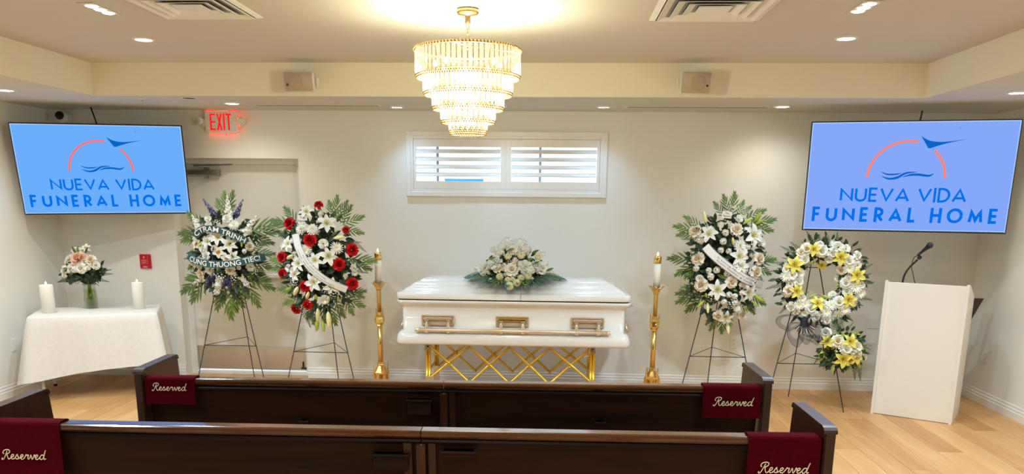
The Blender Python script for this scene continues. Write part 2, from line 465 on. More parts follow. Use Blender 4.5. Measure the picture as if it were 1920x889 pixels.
# ---------------------------------------------------------------- window with plantation shutters
w = tag(thing('window_1', 'white shuttered window with daylight between its louvres', None, ((WX0 + WX1) / 2, YB, 0)), kind='structure')
cx = (WX0 + WX1) / 2; ox0, ox1, oz0, oz1 = -1.445 - cx, 0.457 - cx, 1.82, 2.418; ix0, ix1 = WX0 - cx, WX1 - cx
def frame4(x0, x1, z0, z1, t, y0, y1, b=.004):
    m = MB()
    m.bbox(x0, x0 + t, y0, y1, z0, z1, b); m.bbox(x1 - t, x1, y0, y1, z0, z1, b)
    m.bbox(x0 + t, x1 - t, y0, y1, z0, z0 + t, b); m.bbox(x0 + t, x1 - t, y0, y1, z1 - t, z1, b)
    return m
frame4(ox0, ox1, oz0, oz1, .045, -.03, 0.0).build('window_casing', TRIM, w)
frame4(ox0 + .04, ox1 - .04, oz0 + .04, oz1 - .04, .028, -.022, .06, .003).build('window_frame', TRIM, w)
px0, px1 = ox0 + .07, ox1 - .07; pz0, pz1 = oz0 + .07, oz1 - .07; mid = (-0.498) - cx
GL = MB()
for (a0, a1, g0, g1) in ((px0, mid, -1.352 - cx, -.546 - cx), (mid, px1, -.447 - cx, .36 - cx)):
    sp = MB(); y0, y1 = -.02, .012; zl, zh = 1.963, 2.277
    sp.bbox(a0, g0, y0, y1, pz0, pz1, .002); sp.bbox(g1, a1, y0, y1, pz0, pz1, .002)
    sp.bbox(g0, g1, y0, y1, pz0, zl, .002); sp.bbox(g0, g1, y0, y1, zh, pz1, .002)
    so = sp.build('shutter_panel', TRIM, w)
    for k in range(4):
        zc = zl + (zh - zl) * (k + .72) / 4.45 + .012
        A = Matrix.Translation((0, -.004, zc)) @ Matrix.Rotation(R(38), 4, 'X')
        sl = MB(); ring = [(.034 * math.cos(t), .006 * math.sin(t)) for t in [2 * PI * j / 10 for j in range(10)]]
        sl.prism(ring, g0 + .002, g1 - .002, 0, 0, A, True)
        sl.build('slat', TRIM, so)
SASH = mat('sash_frame', srgb(150, 168, 190), 0.5, var=0.02)
sm = MB()
for xx in (-1.165, .115 - .29): sm.bbox(xx - cx - .012, xx - cx + .012, .12, .15, WZ0, WZ1, .003)
sm.box(ix0, ix1, .12, .15, WZ0, WZ0 + .03); sm.box(ix0, ix1, .12, .15, WZ1 - .03, WZ1)
sm.build('window_sash', SASH, w)
GLASS = bpy.data.materials.new('window_glass'); GLASS.use_nodes = True
_n = GLASS.node_tree.nodes; _l = GLASS.node_tree.links; _n.remove(_n['Principled BSDF'])
_t = _n.new('ShaderNodeBsdfTransparent'); _g = _n.new('ShaderNodeBsdfGlossy'); _g.inputs['Roughness'].default_value = .02; _x = _n.new('ShaderNodeMixShader'); _x.inputs[0].default_value = .06
_l.new(_t.outputs[0], _x.inputs[1]); _l.new(_g.outputs[0], _x.inputs[2]); _l.new(_x.outputs[0], _n['Material Output'].inputs['Surface'])
MB().box(ix0, ix1, .132, .136, WZ0 + .03, WZ1 - .03).build('pane', GLASS, w)

# what shows outside between the louvres
aw = thing('awning', 'bright blue awning seen through the left shutter', 'awning', (-1.54, 12.0, -.118))
BLUEAWN = mat('blue_canvas', srgb(40, 150, 230), 0.7, var=0.05)
MB().prism([(0, 2.2), (.9, 1.92), (.9, 1.72), (0, 1.72)], -.1, .46, 0).build('canopy', BLUEAWN, aw)
am = MB(); am.tube([(0, .85, .05), (0, .85, 1.75)], .02, 8); am.tube([(.4, .85, .05), (.4, .85, 1.75)], .02, 8); am.build('post', GREYM, aw)
tag(struct('ground_outside', MB().box(-14, 14, YB + .4, 30, -.3, -.1), mat('pale_paving', srgb(190, 186, 178), .9, var=.05)), 'pale paved ground outside the window')
# ================================================================== CEILING AND WALL FIXTURES
def downlight(x, y, z, label, r=.055, watts=DOWN_W, col=NEUT, aim=None, lit=True):
    t = thing('downlight', label, 'downlight', (x, y, z), 0, 'recessed round downlights')
    MB().lathe([(r, -.001), (r + .004, -.006), (r + .018, -.005), (r + .022, 0)], 24, cap=False).build('trim_ring', TRIM, t)
    MB().lathe([(r, -.002), (r * .9, -.0035), (1e-6, -.004)], 24).build('lens', FROST if lit else DARKG, t)
    if lit:
        l = lamp(t, 'SPOT', watts, col, (0, 0, -.02), .05, R(150) if aim is None else R(110), 1.0)
        if aim is not None:   # adjustable eyeball fitting turned towards a point
            l.rotation_euler = (Vector(aim) - Vector((x, y, z))).to_track_quat('-Z', 'Y').to_euler()
            MB().sphere((0, 0, 0), r * .8, 14, 8, sc=(1, 1, .45)).build('eyeball', TRIM, t)
    return t
downlight(-2.893, 5.852, ZT, 'round downlight in the raised ceiling near the left ceiling vent')
downlight(1.880, 5.825, ZT, 'round downlight in the raised ceiling near the right ceiling vent')
downlight(-4.359, 6.49, ZS, 'round downlight in the lowered ceiling above the left screen', watts=DOWN_W * .5, col=SOFT)
downlight(-2.883, 7.348, ZS, 'round downlight in the lowered ceiling right above the exit sign', watts=DOWN_W * .24, col=SOFT)
downlight(-1.466, 7.594, ZS, 'small eyeball spotlight in the lowered ceiling left of the chandelier', .045, 22, COOL, (-1.05, 7.66, .9))
downlight(-0.531, 7.518, ZS, 'small eyeball spotlight in the lowered ceiling just right of the chandelier', .045, 22, COOL, (-.4, 7.66, .9))
downlight(0.388, 7.528, ZS, 'small eyeball spotlight in the lowered ceiling above the right end of the window', .045, 22, COOL, (.27, 7.66, .9))
downlight(1.914, 7.432, ZS, 'round downlight in the lowered ceiling left of the right screen', watts=DOWN_W * .24, col=SOFT)
downlight(3.361, 6.47, ZS, 'round downlight in the lowered ceiling above the right screen', watts=DOWN_W * .5, col=SOFT)
for (x, lab) in ((-2.68, 'left'), (1.67, 'right')):
    t = thing('triple_spotlight', 'row of three small spotlights in the raised ceiling, %s one' % lab, 'spotlight', (x, 4.93, ZT), 0, 'triple spotlights')
    MB().bbox(-.05, .05, -.16, .16, -.004, 0, .002).build('trim_plate', CEIL, t)
    for k in (-1, 0, 1):
        MB().lathe([(.034, -.005), (.028, -.008), (1e-6, -.009)], 16, T=Matrix.Translation((0, k * .088, 0))).build('lens', FROST, t)
    lamp(t, 'SPOT', DOWN_W * 1.3, NEUT, (0, 0, -.03), .08, R(140), .6)
# unseen downlights added behind the viewer to light the front of the room
for (x, y) in ((-2.89, 2.6), (1.88, 2.6), (-.5, 1.2), (-2.89, -.4), (1.88, -.4)):
    downlight(x, y, ZT, 'added unseen downlight over the rear seats %s' % ('in the middle' if abs(x) < 1 else ('left, ' if x < 0 else 'right, ') + ('nearer row' if y > 1 else 'farther row')), .055, DOWN_W * 1.5)
for (x, y) in ((-4.36, 3.4), (3.36, 3.4), (-4.36, .4), (3.36, .4)):  # side aisle downlights out of view, also added as fill light
    downlight(x, y, ZS, 'added unseen downlight along the %s side aisle, %s one' % ('left' if x < 0 else 'right', 'front' if y > 1 else 'rear'), .055, DOWN_W)

def vent(x0, x1, y0, y1, label):
    cx, cy = (x0 + x1) / 2, (y0 + y1) / 2; hx, hy = (x1 - x0) / 2, (y1 - y0) / 2
    t = thing('ceiling_vent', label, 'vent', (cx, cy, ZT), 0, 'square air diffusers in the raised ceiling')
    def sq(k0, k1, za, zb, name):
        m = MB(); a, b = hx * k0, hy * k0; c, e = hx * k1, hy * k1
        vs = [(-a, -b, za), (a, -b, za), (a, b, za), (-a, b, za), (-c, -e, zb), (c, -e, zb), (c, e, zb), (-c, e, zb)]
        vs += [(x, y, z + .004) for (x, y, z) in vs]
        fs = []
        for i in range(4):
            j = (i + 1) % 4
            fs += [(i, j, 4 + j, 4 + i), (8 + i, 12 + i, 12 + j, 8 + j), (i, 8 + i, 8 + j, j), (4 + i, 4 + j, 12 + j, 12 + i)]
        m.add(vs, fs); return m.build(name, TRIM, t)
    sq(1.0, .9, -.004, -.012, 'frame')
    for k, (a, b) in enumerate(((.88, .74), (.68, .54), (.48, .34))): sq(a, b, -.018, -.002, 'louvre')
    MB().box(-hx * .9, hx * .9, -hy * .9, hy * .9, -.0018, -.0005).build('backing', GREYM, t)
    MB().box(-hx * .28, hx * .28, -hy * .28, hy * .28, -.014, -.010).build('centre_plate', TRIM, t)
vent(-2.405, -1.80, 4.56, 5.165, 'square air vent in the raised ceiling left of the chandelier')
vent(.525, 1.17, 4.62, 5.255, 'square air vent in the raised ceiling right of the chandelier')

for (x0, x1, y, lab) in ((-2.72, -1.58, 7.45, 'left'), (.575, 1.82, 7.48, 'right')):
    t = thing('linear_diffuser', 'long thin slot diffuser in the lowered ceiling, %s of the window' % lab, 'vent', ((x0 + x1) / 2, y, ZS), 0, 'slot diffusers')
    h = (x1 - x0) / 2
    MB().bbox(-h, h, -.035, .035, -.004, 0, .0015).build('frame', TRIM, t)
    for yy in (-.016, .012): MB().box(-h + .02, h - .02, yy, yy + .009, -.0052, -.0042).build('slot', DARKG, t)

t = thing('ceiling_hole', 'unlit dark downlight opening in the lowered ceiling left of the exit sign', 'downlight', (-3.096, 6.97, ZS))
MB().lathe([(.055, -.001), (.06, -.004), (.066, 0)], 24, cap=False).build('trim_ring', TRIM, t)
MB().lathe([(.056, -.0015), (1e-6, -.002)], 24).build('dark_lens', DARKG, t)
t = thing('sprinkler', 'small brass fire sprinkler head in the lowered ceiling', 'sprinkler', (-3.524, 7.019, ZS))
MB().lathe([(.032, 0), (.032, -.003), (.012, -.006), (.01, -.012)], 16).build('escutcheon', PLASTIC, t)
MB().lathe([(.004, -.01), (.004, -.02), (.018, -.022), (.018, -.024)], 12).build('deflector', ROSEG, t)

def speaker(x0, x1, z0, z1, yaw, label, side):
    cx, cz = (x0 + x1) / 2, (z0 + z1) / 2; hx, hz = (x1 - x0) / 2, (z1 - z0) / 2
    t = thing('wall_speaker', label, 'speaker', (cx, TY1 - .115, cz), yaw, 'wall speakers')
    A = Matrix.Rotation(R(8), 4, 'X')
    m = MB(); hx -= .012; hz -= .006
    rings = [rrect(-hx, hx, -hz, hz, z, r) for z, r in ((-.07, .012), (-.055, .02), (.06, .025))]
    rings[2] = rrect(-hx * .8, hx * .8, -hz * .8, hz * .8, .06, .02)
    B = A @ Matrix(((1, 0, 0, 0), (0, 0, 1, 0), (0, 1, 0, 0), (0, 0, 0, 1)))
    m.loft(rings, T=B); m.build('cabinet', PLASTIC, t)
    g = MB(); g.loft([rrect(-hx + .008, hx - .008, -hz + .008, hz - .008, z, .012) for z in (-.0705, -.076)], T=B)
    go = g.build('grille', SPKR, t)
    MB().lathe([(hz * .72, -.0762), (hz * .70, -.0775), (1e-6, -.078)], 24, T=B @ Matrix.Translation((side * -.018, 0, 0))).build('woofer_outline', mat('grille_shadow', srgb(190, 172, 150), .8, var=.06, vscale=150), go)
    MB().lathe([(.009, -.0765), (.008, -.08), (1e-6, -.081)], 12, T=B @ Matrix.Translation((side * (-hx + .03) if side > 0 else hx - .03, -.02, 0))).build('badge', BLACK, go)
    b = MB(); s = 1 if side > 0 else -1
    b.bbox(s * hx, s * (hx + .012), -.02, .03, -.03, .03, .003) if s > 0 else b.bbox(-hx - .012, -hx, -.02, .03, -.03, .03, .003)
    b.build('bracket', PLASTIC, t)
    MB().box(-.03, .03, .03, .112, -.02, .02).build('wall_mount', PLASTIC, t)
speaker(-2.185, -1.915, 2.612, 2.778, R(-6), 'beige wall speaker on the ceiling step above the exit sign side', 1)
speaker(.903, 1.164, 2.606, 2.784, R(6), 'beige wall speaker on the ceiling step right of the chandelier', -1)

# exit sign with two emergency lamps
ex = thing('exit_sign', 'white EXIT sign with glowing red letters and two lamp heads', 'sign', (-3.2, YB, 2.488))
ew, eh = .158, .097
MB().bbox(-ew, ew, -.05, -.012, -eh, eh, .006).build('housing', PLASTIC, ex)
REDG = emis('red_led', (1.0, 0.012, 0.012), 1.15)
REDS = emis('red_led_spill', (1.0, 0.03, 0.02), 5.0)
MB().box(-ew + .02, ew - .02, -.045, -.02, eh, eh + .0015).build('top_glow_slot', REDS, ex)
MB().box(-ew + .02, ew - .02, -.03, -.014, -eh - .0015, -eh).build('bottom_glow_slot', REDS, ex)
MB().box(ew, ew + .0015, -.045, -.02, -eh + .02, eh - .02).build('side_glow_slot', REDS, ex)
L_ = MB(); H_, W_, S_ = .15, .055, .0165; x = -.108; z0 = -.075
for ch in 'EXIT':
    if ch == 'E':
        L_.box(x, x + S_, -.052, -.0495, z0, z0 + H_)
        for k in (0, .5, 1): L_.box(x + S_, x + W_ * .95, -.052, -.0495, z0 + (H_ - S_) * k, z0 + (H_ - S_) * k + S_)
        x += W_ + .009
    elif ch == 'X':
        for s in (1, -1):
            a, b = (x, x + W_ - S_) if s > 0 else (x + W_ - S_, x)
            L_.add([(a, -.051 - .0004 * s, z0), (a + S_, -.051 - .0004 * s, z0), (b + S_, -.051 - .0004 * s, z0 + H_), (b, -.051 - .0004 * s, z0 + H_)], [(0, 1, 2, 3)])
        x += W_ + .009
    elif ch == 'I': L_.box(x, x + S_, -.052, -.0495, z0, z0 + H_); x += S_ + .009
    else:
        L_.box(x, x + W_, -.052, -.0495, z0 + H_ - S_, z0 + H_); L_.box(x + W_ / 2 - S_ / 2, x + W_ / 2 + S_ / 2, -.052, -.0495, z0, z0 + H_ - S_)
L_.build('lettering', REDG, ex)
LENS = mat('lamp_lens', (.75, .72, .66), .3, .3, var=.3, vscale=90)
for s in (-1, 1):
    A = Matrix.Translation((s * (ew + .046), -.07, .008)) @ Matrix.Rotation(R(90), 4, 'X') @ Matrix.Rotation(R(s * 18), 4, 'Y')
    h = MB().lathe([(.012, -.045), (.026, -.03), (.036, 0), (.037, .012), (.033, .014)], 20, T=A).build('lamp_head', PLASTIC, ex)
    MB().lathe([(.033, .0125), (.02, .016), (1e-6, .017)], 20, T=A).build('lens', LENS, h)
    MB().bbox(min(s * ew, s * (ew + .03)), max(s * ew, s * (ew + .03)), -.04, -.018, -.045, .03, .004).build('side_arm', PLASTIC, ex)
MB().box(-.1, .1, -.012, 0, -.06, .085).build('back_plate', PLASTIC, ex)
MB().bbox(-.07, .07, -.06, 0, eh + .004, ZS - 2.488, .002).build('ceiling_canopy', PLASTIC, ex)

# security camera in the left corner
t = thing('security_camera', 'round white security camera with black lens above the left screen', 'camera', (-4.74, YB, 2.525))
A = Matrix.Rotation(R(90), 4, 'X')
MB().lathe([(.055, 0), (.058, .02), (.05, .03)], 20, T=A).build('base', PLASTIC, t)
MB().sphere((0, -.07, 0), .055, 20, 12).build('ball', PLASTIC, t)
MB().lathe([(.041, .045), (.036, .06), (.02, .067), (1e-6, .069)], 20, T=Matrix.Translation((0, -.07, 0)) @ Matrix.Rotation(R(78), 4, 'X') @ Matrix.Rotation(R(8), 4, 'Y')).build('lens', mat('camera_glass', (.004, .004, .005), .08, var=.05), t)

# red fire notice on the wall behind the table
RED = mat('red_sign', srgb(200, 12, 28), .4, var=.03)
t = thing('fire_notice', 'small red fire notice plate on the wall above the white table', 'sign', (-4.08, YB, 1.164))
MB().bbox(-.054, .054, -.02, 0, -.069, .069, .002).build('plate', RED, t)
m = MB()
for (a, b, c, e) in ((-.045, .03, .0, .0015), (-.045, .03, -.024, -.0225), (.0285, .03, -.024, .06)): m.box(a, b, -.021, -.0202, c + .0, e + .0)
m.box(-.016, -.002, -.021, -.0202, .03, .05)
vs, fs = text_verts('FIRE', .024, .0008); m.add([(v.x - .002, -.0208, v.y - .056) for v in vs], fs)
for zz, ln in ((.014, .05), (.008, .056), (-.008, .05), (-.014, .04)):  m.box(-.035, -.035 + ln, -.0208, -.0202, zz - .0012, zz + .0012)
m.build('lettering', mat('notice_white', srgb(240, 170, 175), .5, var=.02), t)

def outlet(x, y, z, face, label, w=.036, h=.058, duplex=True):
    t = thing('wall_outlet' if duplex else 'wall_plate', label, 'outlet', (x, y, z), {'b': 0, 'l': R(90), 'r': R(-90)}[face], 'wall plates')
    MB().bbox(-w, w, -.007, 0, -h, h, .003).build('cover_plate', TRIM, t)
    if duplex:
        for s in (-1, 1):
            k = MB().bbox(-.017, .017, -.0095, -.0065, s * .021 - .014, s * .021 + .014, .002).build('socket', PLASTIC, t)
            m = MB(); m.box(-.008, -.006, -.0098, -.009, s * .021 - .004, s * .021 + .006); m.box(.006, .008, -.0098, -.009, s * .021 - .004, s * .021 + .006)
            m.build('slot', DARKG, k)
    return t
outlet(XL, 7.004, .462, 'l', 'white wall plate on the left wall beside the draped table', duplex=False)
outlet(XR, 7.504, .436, 'r', 'white power outlet on the right wall beside the lectern')
outlet(3.058, YB, .43, 'b', 'white power outlet low on the wall left of the lectern')
outlet(3.075, YB, .67, 'b', 'wide blank white plate on the wall above the outlet by the lectern', .062, .055, False)
outlet(1.752, YB, .457, 'b', 'white power outlet on the wall behind the white flower spray')
outlet(-1.845, YB, 1.194, 'b', 'white wall plate behind the red and white flower spray', .04, .055, False)

# ---------------------------------------------------------------- chandelier
CH = thing('chandelier', 'five tier crystal chandelier glowing warm above the casket', 'chandelier', (-.535, 4.95, ZT))
BR2 = mat('antique_gold', (.62, .42, .17), .3, 1.0, var=.2, vscale=60)
MB().lathe([(.062, 0), (.064, -.02), (.058, -.03), (.02, -.034), (.016, -.042), (.016, -.075), (.008, -.085)], 28).build('ceiling_canopy', BR2, CH)
z = -.085; k = 0
while z > -.20:
    A = Matrix.Translation((0, 0, z - .012)) @ Matrix.Rotation(R(90) * (k % 2) + .3, 4, 'Z')
    MB().tube([A @ Vector((.007 * math.cos(t), 0, .017 * math.sin(t))) for t in [2 * PI * j / 10 for j in range(10)]], .0022, 5, closed=True).build('chain_link', BR2, CH)
    z -= .026; k += 1
CRY = bpy.data.materials.new('cut_crystal'); CRY.use_nodes = True
_n = CRY.node_tree.nodes; _l = CRY.node_tree.links; _n.remove(_n['Principled BSDF'])
_g = _n.new('ShaderNodeBsdfGlossy'); _g.inputs['Roughness'].default_value = .06; _g.inputs['Color'].default_value = (1, .95, .85, 1)
_t = _n.new('ShaderNodeBsdfTransparent'); _t.inputs['Color'].default_value = (1, .97, .9, 1)
_tl = _n.new('ShaderNodeBsdfTranslucent'); _tl.inputs['Color'].default_value = (1, .95, .86, 1)
_a = _n.new('ShaderNodeMixShader'); _a.inputs[0].default_value = .05; _b = _n.new('ShaderNodeMixShader'); _b.inputs[0].default_value = .24
_l.new(_t.outputs[0], _a.inputs[1]); _l.new(_tl.outputs[0], _a.inputs[2]); _l.new(_a.outputs[0], _b.inputs[1]); _l.new(_g.outputs[0], _b.inputs[2]); _l.new(_b.outputs[0], _n['Material Output'].inputs['Surface'])
TIERS = [(.302, -.222, .135, 62), (.258, -.345, .105, 52), (.208, -.438, .092, 42), (.158, -.522, .082, 32), (.112, -.596, .062, 22)]
for ti, (r, zt, ln, n) in enumerate(TIERS):
    m = MB(); rope = []
    ring_pts = [(r * math.cos(2 * PI * j / 48), r * math.sin(2 * PI * j / 48), zt) for j in range(48)]
    m.tube(ring_pts, .0075 if ti == 0 else .004, 6, closed=True)
    if ti == 0:
        for j in range(96):
            a = 2 * PI * j / 96
            m.tube([((r + .004) * math.cos(a), (r + .004) * math.sin(a), zt + .007), ((r + .009) * math.cos(a + .05), (r + .009) * math.sin(a + .05), zt - .006)], .0035, 4)
    if ti + 1 < len(TIERS):
        r2_ = TIERS[ti + 1][0]; 
        for j in range(6):
            a = 2 * PI * j / 6; m.tube([(r * math.cos(a), r * math.sin(a), zt), (r2_ * math.cos(a), r2_ * math.sin(a), TIERS[ti + 1][1])], .0025, 4)
    if ti == 0:
        for j in range(3):
            a = 2 * PI * j / 3 + .3; m.tube([(r * math.cos(a), r * math.sin(a), zt), (0, 0, -.2)], .002, 4)
    tier = m.build('tier_frame', BR2, CH)
    W = 2 * PI * r / n * .40
    pm_ = MB(); hx = W; hy = .005
    ring = lambda s, z_: [(s * hx, 0, z_), (s * hx * .45, s * hy, z_), (-s * hx * .45, s * hy, z_), (-s * hx, 0, z_), (-s * hx * .45, -s * hy, z_), (s * hx * .45, -s * hy, z_)]
    pm_.loft([ring(.35, 0), ring(1, -.014), ring(1, -ln + .02), ring(.3, -ln)], smooth=False)
    pme = pm_.mesh('crystal', CRY)
    for j in range(n):
        a = 2 * PI * j / n
        link('crystal', pme, tier, (r * math.cos(a), r * math.sin(a), zt - .004), (0, 0, a + PI / 2))
    # small octagon beads under the prisms: too many and too small to pick apart
    bd = MB(); zb = zt - ln - .008
    for row in range(2 if ti < 4 else 3):
        for j in range(n * 2):
            a = 2 * PI * (j + .5 * row) / (n * 2); rr = r - .004 * row
            bd.sphere((rr * math.cos(a), rr * math.sin(a), zb - row * .011), .0058, 5, 3)
    bo = bd.build('bead_fringe', mat('amber_crystal', (.95, .66, .25), .2, .6, var=.2, vscale=160), tier); tag(bo, kind='stuff')
BULB = emis('bulb_glow', (1.0, .82, .55), 45.0, False)
for ti, (r, z, n) in enumerate(((.19, -.30, 8), (.13, -.42, 5), (.07, -.53, 4), (.0, -.6, 1))):
    for j in range(n):
        a = 2 * PI * (j + .25) / n
        MB().sphere((r * math.cos(a), r * math.sin(a), z), .010, 10, 6, sc=(1, 1, 1.8)).build('bulb', BULB, CH)
lamp(CH, 'POINT', CHAND_W * .4, WARM, (0, 0, -.34), .12)
lamp(CH, 'POINT', CHAND_W * .6, WARM, (0, 0, -.50), .07)
# ================================================================== SCREENS
SCRB = (emis('screen_blue_left', srgb(106, 174, 252), 1.0), emis('screen_blue_right', srgb(134, 168, 250), 1.0))
LOGOB = emis('logo_blue', srgb(0, 116, 238), 0.95)
LOGOD = emis('logo_deep_blue', srgb(8, 104, 205), 0.95)
LOGOR = (emis('logo_coral_left', srgb(255, 118, 124), 1.0), emis('logo_coral_right', srgb(255, 134, 112), 1.0))
GLY = {
 'N': (.74, [[(0, 0), (0, 1), (.74, 0), (.74, 1)]]),
 'U': (.66, [[(0, 1), (0, .34)] + [(.33 - .33 * math.cos(t), .34 - .34 * math.sin(t)) for t in [PI * k / 14 for k in range(1, 14)]] + [(.66, .34), (.66, 1)]]),
 'E': (.48, [[(0, 0), (0, 1)], [(0, 0), (.48, 0)], [(0, .5), (.44, .5)], [(0, 1), (.48, 1)]]),
 'V': (.78, [[(0, 1), (.39, 0), (.78, 1)]]),
 'A': (.80, [[(0, 0), (.40, 1), (.80, 0)], [(.1, .27), (.7, .27)]]),
 'I': (.0, [[(0, 0), (0, 1)]]),
 'D': (.66, [[(0, 0), (0, 1)], [(0, 1), (.2, 1)] + [(.2 + .46 * math.sin(t), .5 + .5 * math.cos(t)) for t in [PI * k / 16 for k in range(1, 16)]] + [(.2, 0), (0, 0)]]),
 'F': (.46, [[(0, 0), (0, 1)], [(0, .5), (.42, .5)], [(0, 1), (.46, 1)]]),
 'R': (.5, [[(0, 0), (0, 1)], [(0, 1), (.2, 1)] + [(.2 + .28 * math.sin(t), .72 + .28 * math.cos(t)) for t in [PI * k / 12 for k in range(1, 12)]] + [(.2, .44), (0, .44)], [(.2, .44), (.52, 0)]]),
 'L': (.44, [[(0, 1), (0, 0)], [(0, 0), (.44, 0)]]),
 'H': (.62, [[(0, 0), (0, 1)], [(.62, 0), (.62, 1)], [(0, .5), (.62, .5)]]),
 'O': (.94, [[(.47 + .47 * math.cos(t), .5 + .5 * math.sin(t)) for t in [2 * PI * k / 32 for k in range(33)]]]),
 'M': (.84, [[(0, 0), (.1, 1), (.42, .12), (.74, 1), (.84, 0)]]),
}
def logo_line(mb, text, x0, x1, z0, z1, w, gap, space, off):
    """letters in a geometric capital alphabet, fitted between x0 and x1"""
    h = z1 - z0; tot = 0; lay = []
    for ch in text:
        if ch == ' ': tot += space; continue
        lay.append((ch, tot)); tot += GLY[ch][0] + w + gap
    tot -= gap
    kx = (x1 - x0) / tot; out = []; word = -1; at_ = 0
    idx = [i for i, c in enumerate(text) if c != ' ']
    for (ch, t), i_ in zip(lay, idx):
        if i_ == 0 or text[i_ - 1] == ' ': out.append(MB())
        mb = out[-1]
        for pl in GLY[ch][1]:
            pts = [(x0 + (t + w / 2 + p[0]) * kx, z0 + (w / 2 + p[1] * (1 - w)) * h) for p in pl]
            if len(pl) == 2:   # plain bars run to the outer edge
                (a, b), (c, e) = pts
                if abs(a - c) < 1e-6: b, e = (z0, z1) if b < e else (z1, z0)
                pts = [(a, b), (c, e)]
            stroke(mb, pts, w * h * (1.0 if kx > h * .95 else .95), (z0, z1), 0, off)
    return out
def screen(name, label, W, loc, yaw, tilt, rl, i, mount_to, cable_to):
    t = thing(name, label, 'screen', loc, 0, 'wall screens')
    t.rotation_mode = 'XYZ'
    Mx = Matrix.Rotation(yaw, 4, 'Z') @ Matrix.Rotation(tilt, 4, 'X') @ Matrix.Rotation(rl, 4, 'Y')
    t.rotation_euler = Mx.to_euler()
    H = W / 1.76; hx, hz = W / 2, H / 2; b = .009
    MB().bbox(-hx, hx, -.004, .03, -hz, hz, .003).build('bezel', BLACK, t)
    MB().bbox(-hx * .8, hx * .8, .03, .065, -hz * .85, hz * .6, .01).build('back_shell', BLACK, t)
    sw, sh = hx - b, hz - b
    s = MB().add([(-sw, -.0046, -sh - .004 + .008), (sw, -.0046, -sh + .004), (sw, -.0046, sh), (-sw, -.0046, sh)], [(0, 1, 2, 3)]).build('display', SCRB[i], t)
    fr = MB(); e = .0075   # thin bright rim of the panel's lit edge
    for (a0, a1, c0, c1) in ((-sw, sw, sh - e, sh), (-sw, sw, -sh + .004, -sh + .004 + e), (-sw, -sw + e, -sh, sh), (sw - e, sw, -sh, sh)):
        fr.add([(a0, -.0049, c0), (a1, -.0049, c0), (a1, -.0049, c1), (a0, -.0049, c1)], [(0, 1, 2, 3)])
    fr.build('lit_edge', emis('screen_edge_%s' % 'ab'[i], srgb(170, 205, 255), 1.0), s)
    X = lambda u: -hx + u * W
    Z = lambda v: hz - v * H
    for m in logo_line(None, 'NUEVA VIDA', X(.178), X(.793), Z(.727), Z(.595), .155, .12, .40, -.0052): m.build('lettering', LOGOB, s)
    for m in logo_line(None, 'FUNERAL HOME', X(.046), X(.952), Z(.912), Z(.775), .2, .42, .62, -.0052): m.build('lettering', LOGOB, s)
    m = MB(); cx, cz, r = X(.489), Z(.51), .187 * W; kz = 1.0
    for a0, a1 in ((180, 77), (48, 0)):
        stroke(m, [(cx + r * math.cos(R(a0 + (a1 - a0) * k / 24)), cz + r * kz * math.sin(R(a0 + (a1 - a0) * k / 24))) for k in range(25)], .0125 * W, None, 0, -.0052)
    m.build('sun_arc', LOGOR[i], s)
    # soaring bird
    top = bez([(X(.542), Z(.138), 0), (X(.585), Z(.178), 0), (X(.65), Z(.19), 0), (X(.757), Z(.168), 0)], 6)
    bot = bez([(X(.757), Z(.168), 0), (X(.66), Z(.206), 0), (X(.584), Z(.25), 0)], 6)
    nb = len(top)
    m = MB(); low = [Vector((X(.542) + (X(.584) - X(.542)) * k / 6, Z(.138) + (Z(.25) - Z(.138)) * k / 6, 0)) for k in range(7)]
    path2 = low + [p for p in reversed(bot)][1:]
    def res_(pl, n):
        out = []
        for k in range(n):
            f = k / (n - 1) * (len(pl) - 1); a = int(min(f, len(pl) - 2)); out.append(pl[a].lerp(pl[a + 1], f - a))
        return out
    A_, B_ = res_(top, 20), res_(path2, 20)
    m.add([(p.x, -.0053, p.y) for p in A_] + [(p.x, -.0053, p.y) for p in B_], [(k, 20 + k, 21 + k, k + 1) for k in range(19)])
    m.build('bird_mark', LOGOD, s)
    m = MB()
    for pts, w0 in (([(.367, .452), (.40, .475), (.44, .476), (.468, .465)], .008), ([(.372, .492), (.41, .515), (.45, .505), (.49, .465), (.54, .455)], .012), ([(.475, .50), (.51, .482), (.55, .478), (.6, .488), (.625, .468)], .012)):
        c = bez([(X(a), Z(bb), 0) for a, bb in pts], 6); n = len(c)
        stroke(m, [(p.x, p.y) for p in c], 1, None, 0, -.0052, [w0 * W * max(.12, math.sin(PI * (k + .4) / (n + .2)) ** .7) for k in range(n)])
    m.build('wave_mark', LOGOD, s)
    m = MB(); m.tube([(X(.72) + .006 * math.cos(k * PI / 4), -.0052, Z(.075) + .008 * math.sin(k * PI / 4)) for k in range(8)], .0008, 4, closed=True)
    m.build('cursor_mark', mat('cursor_grey', srgb(80, 130, 200), .5), s)
    inv = (Matrix.Translation(loc) @ Mx).inverted()
    p = inv @ Vector(mount_to)
    mm = MB(); mm.bbox(-.15, .15, .065, .085, -.15, .15, .004)
    elb = (inv @ Vector(mount_to)).lerp(Vector((0, .09, 0)), .5) + Vector((.1, 0, 0))
    mm.tube([(0, .08, 0), elb, p], .02, 8); mm.build('mount_arm', BLACK, t)
    c = inv @ Vector(cable_to)
    MB().tube(bez([c, c.lerp(Vector((.0, .07, hz * .5)), .4) + Vector((.01, .0, 0)), Vector((.0, .07, hz * .5))], 6), .007, 6).build('cable', BLACK, t)
    return t
k_ = 1.42 / 1.45
cL = (-4.248 * k_, 7.598 * k_, CAM_H + (2.031 - CAM_H) * k_)
screen('wall_screen', 'large blue screen with funeral home logo in the left corner', 1.42, cL, .329, .159, -.013, 0, (-4.90, YB - .02, 2.08), (-4.367, 7.697, ZS))
k_ = 1.58 / 1.45
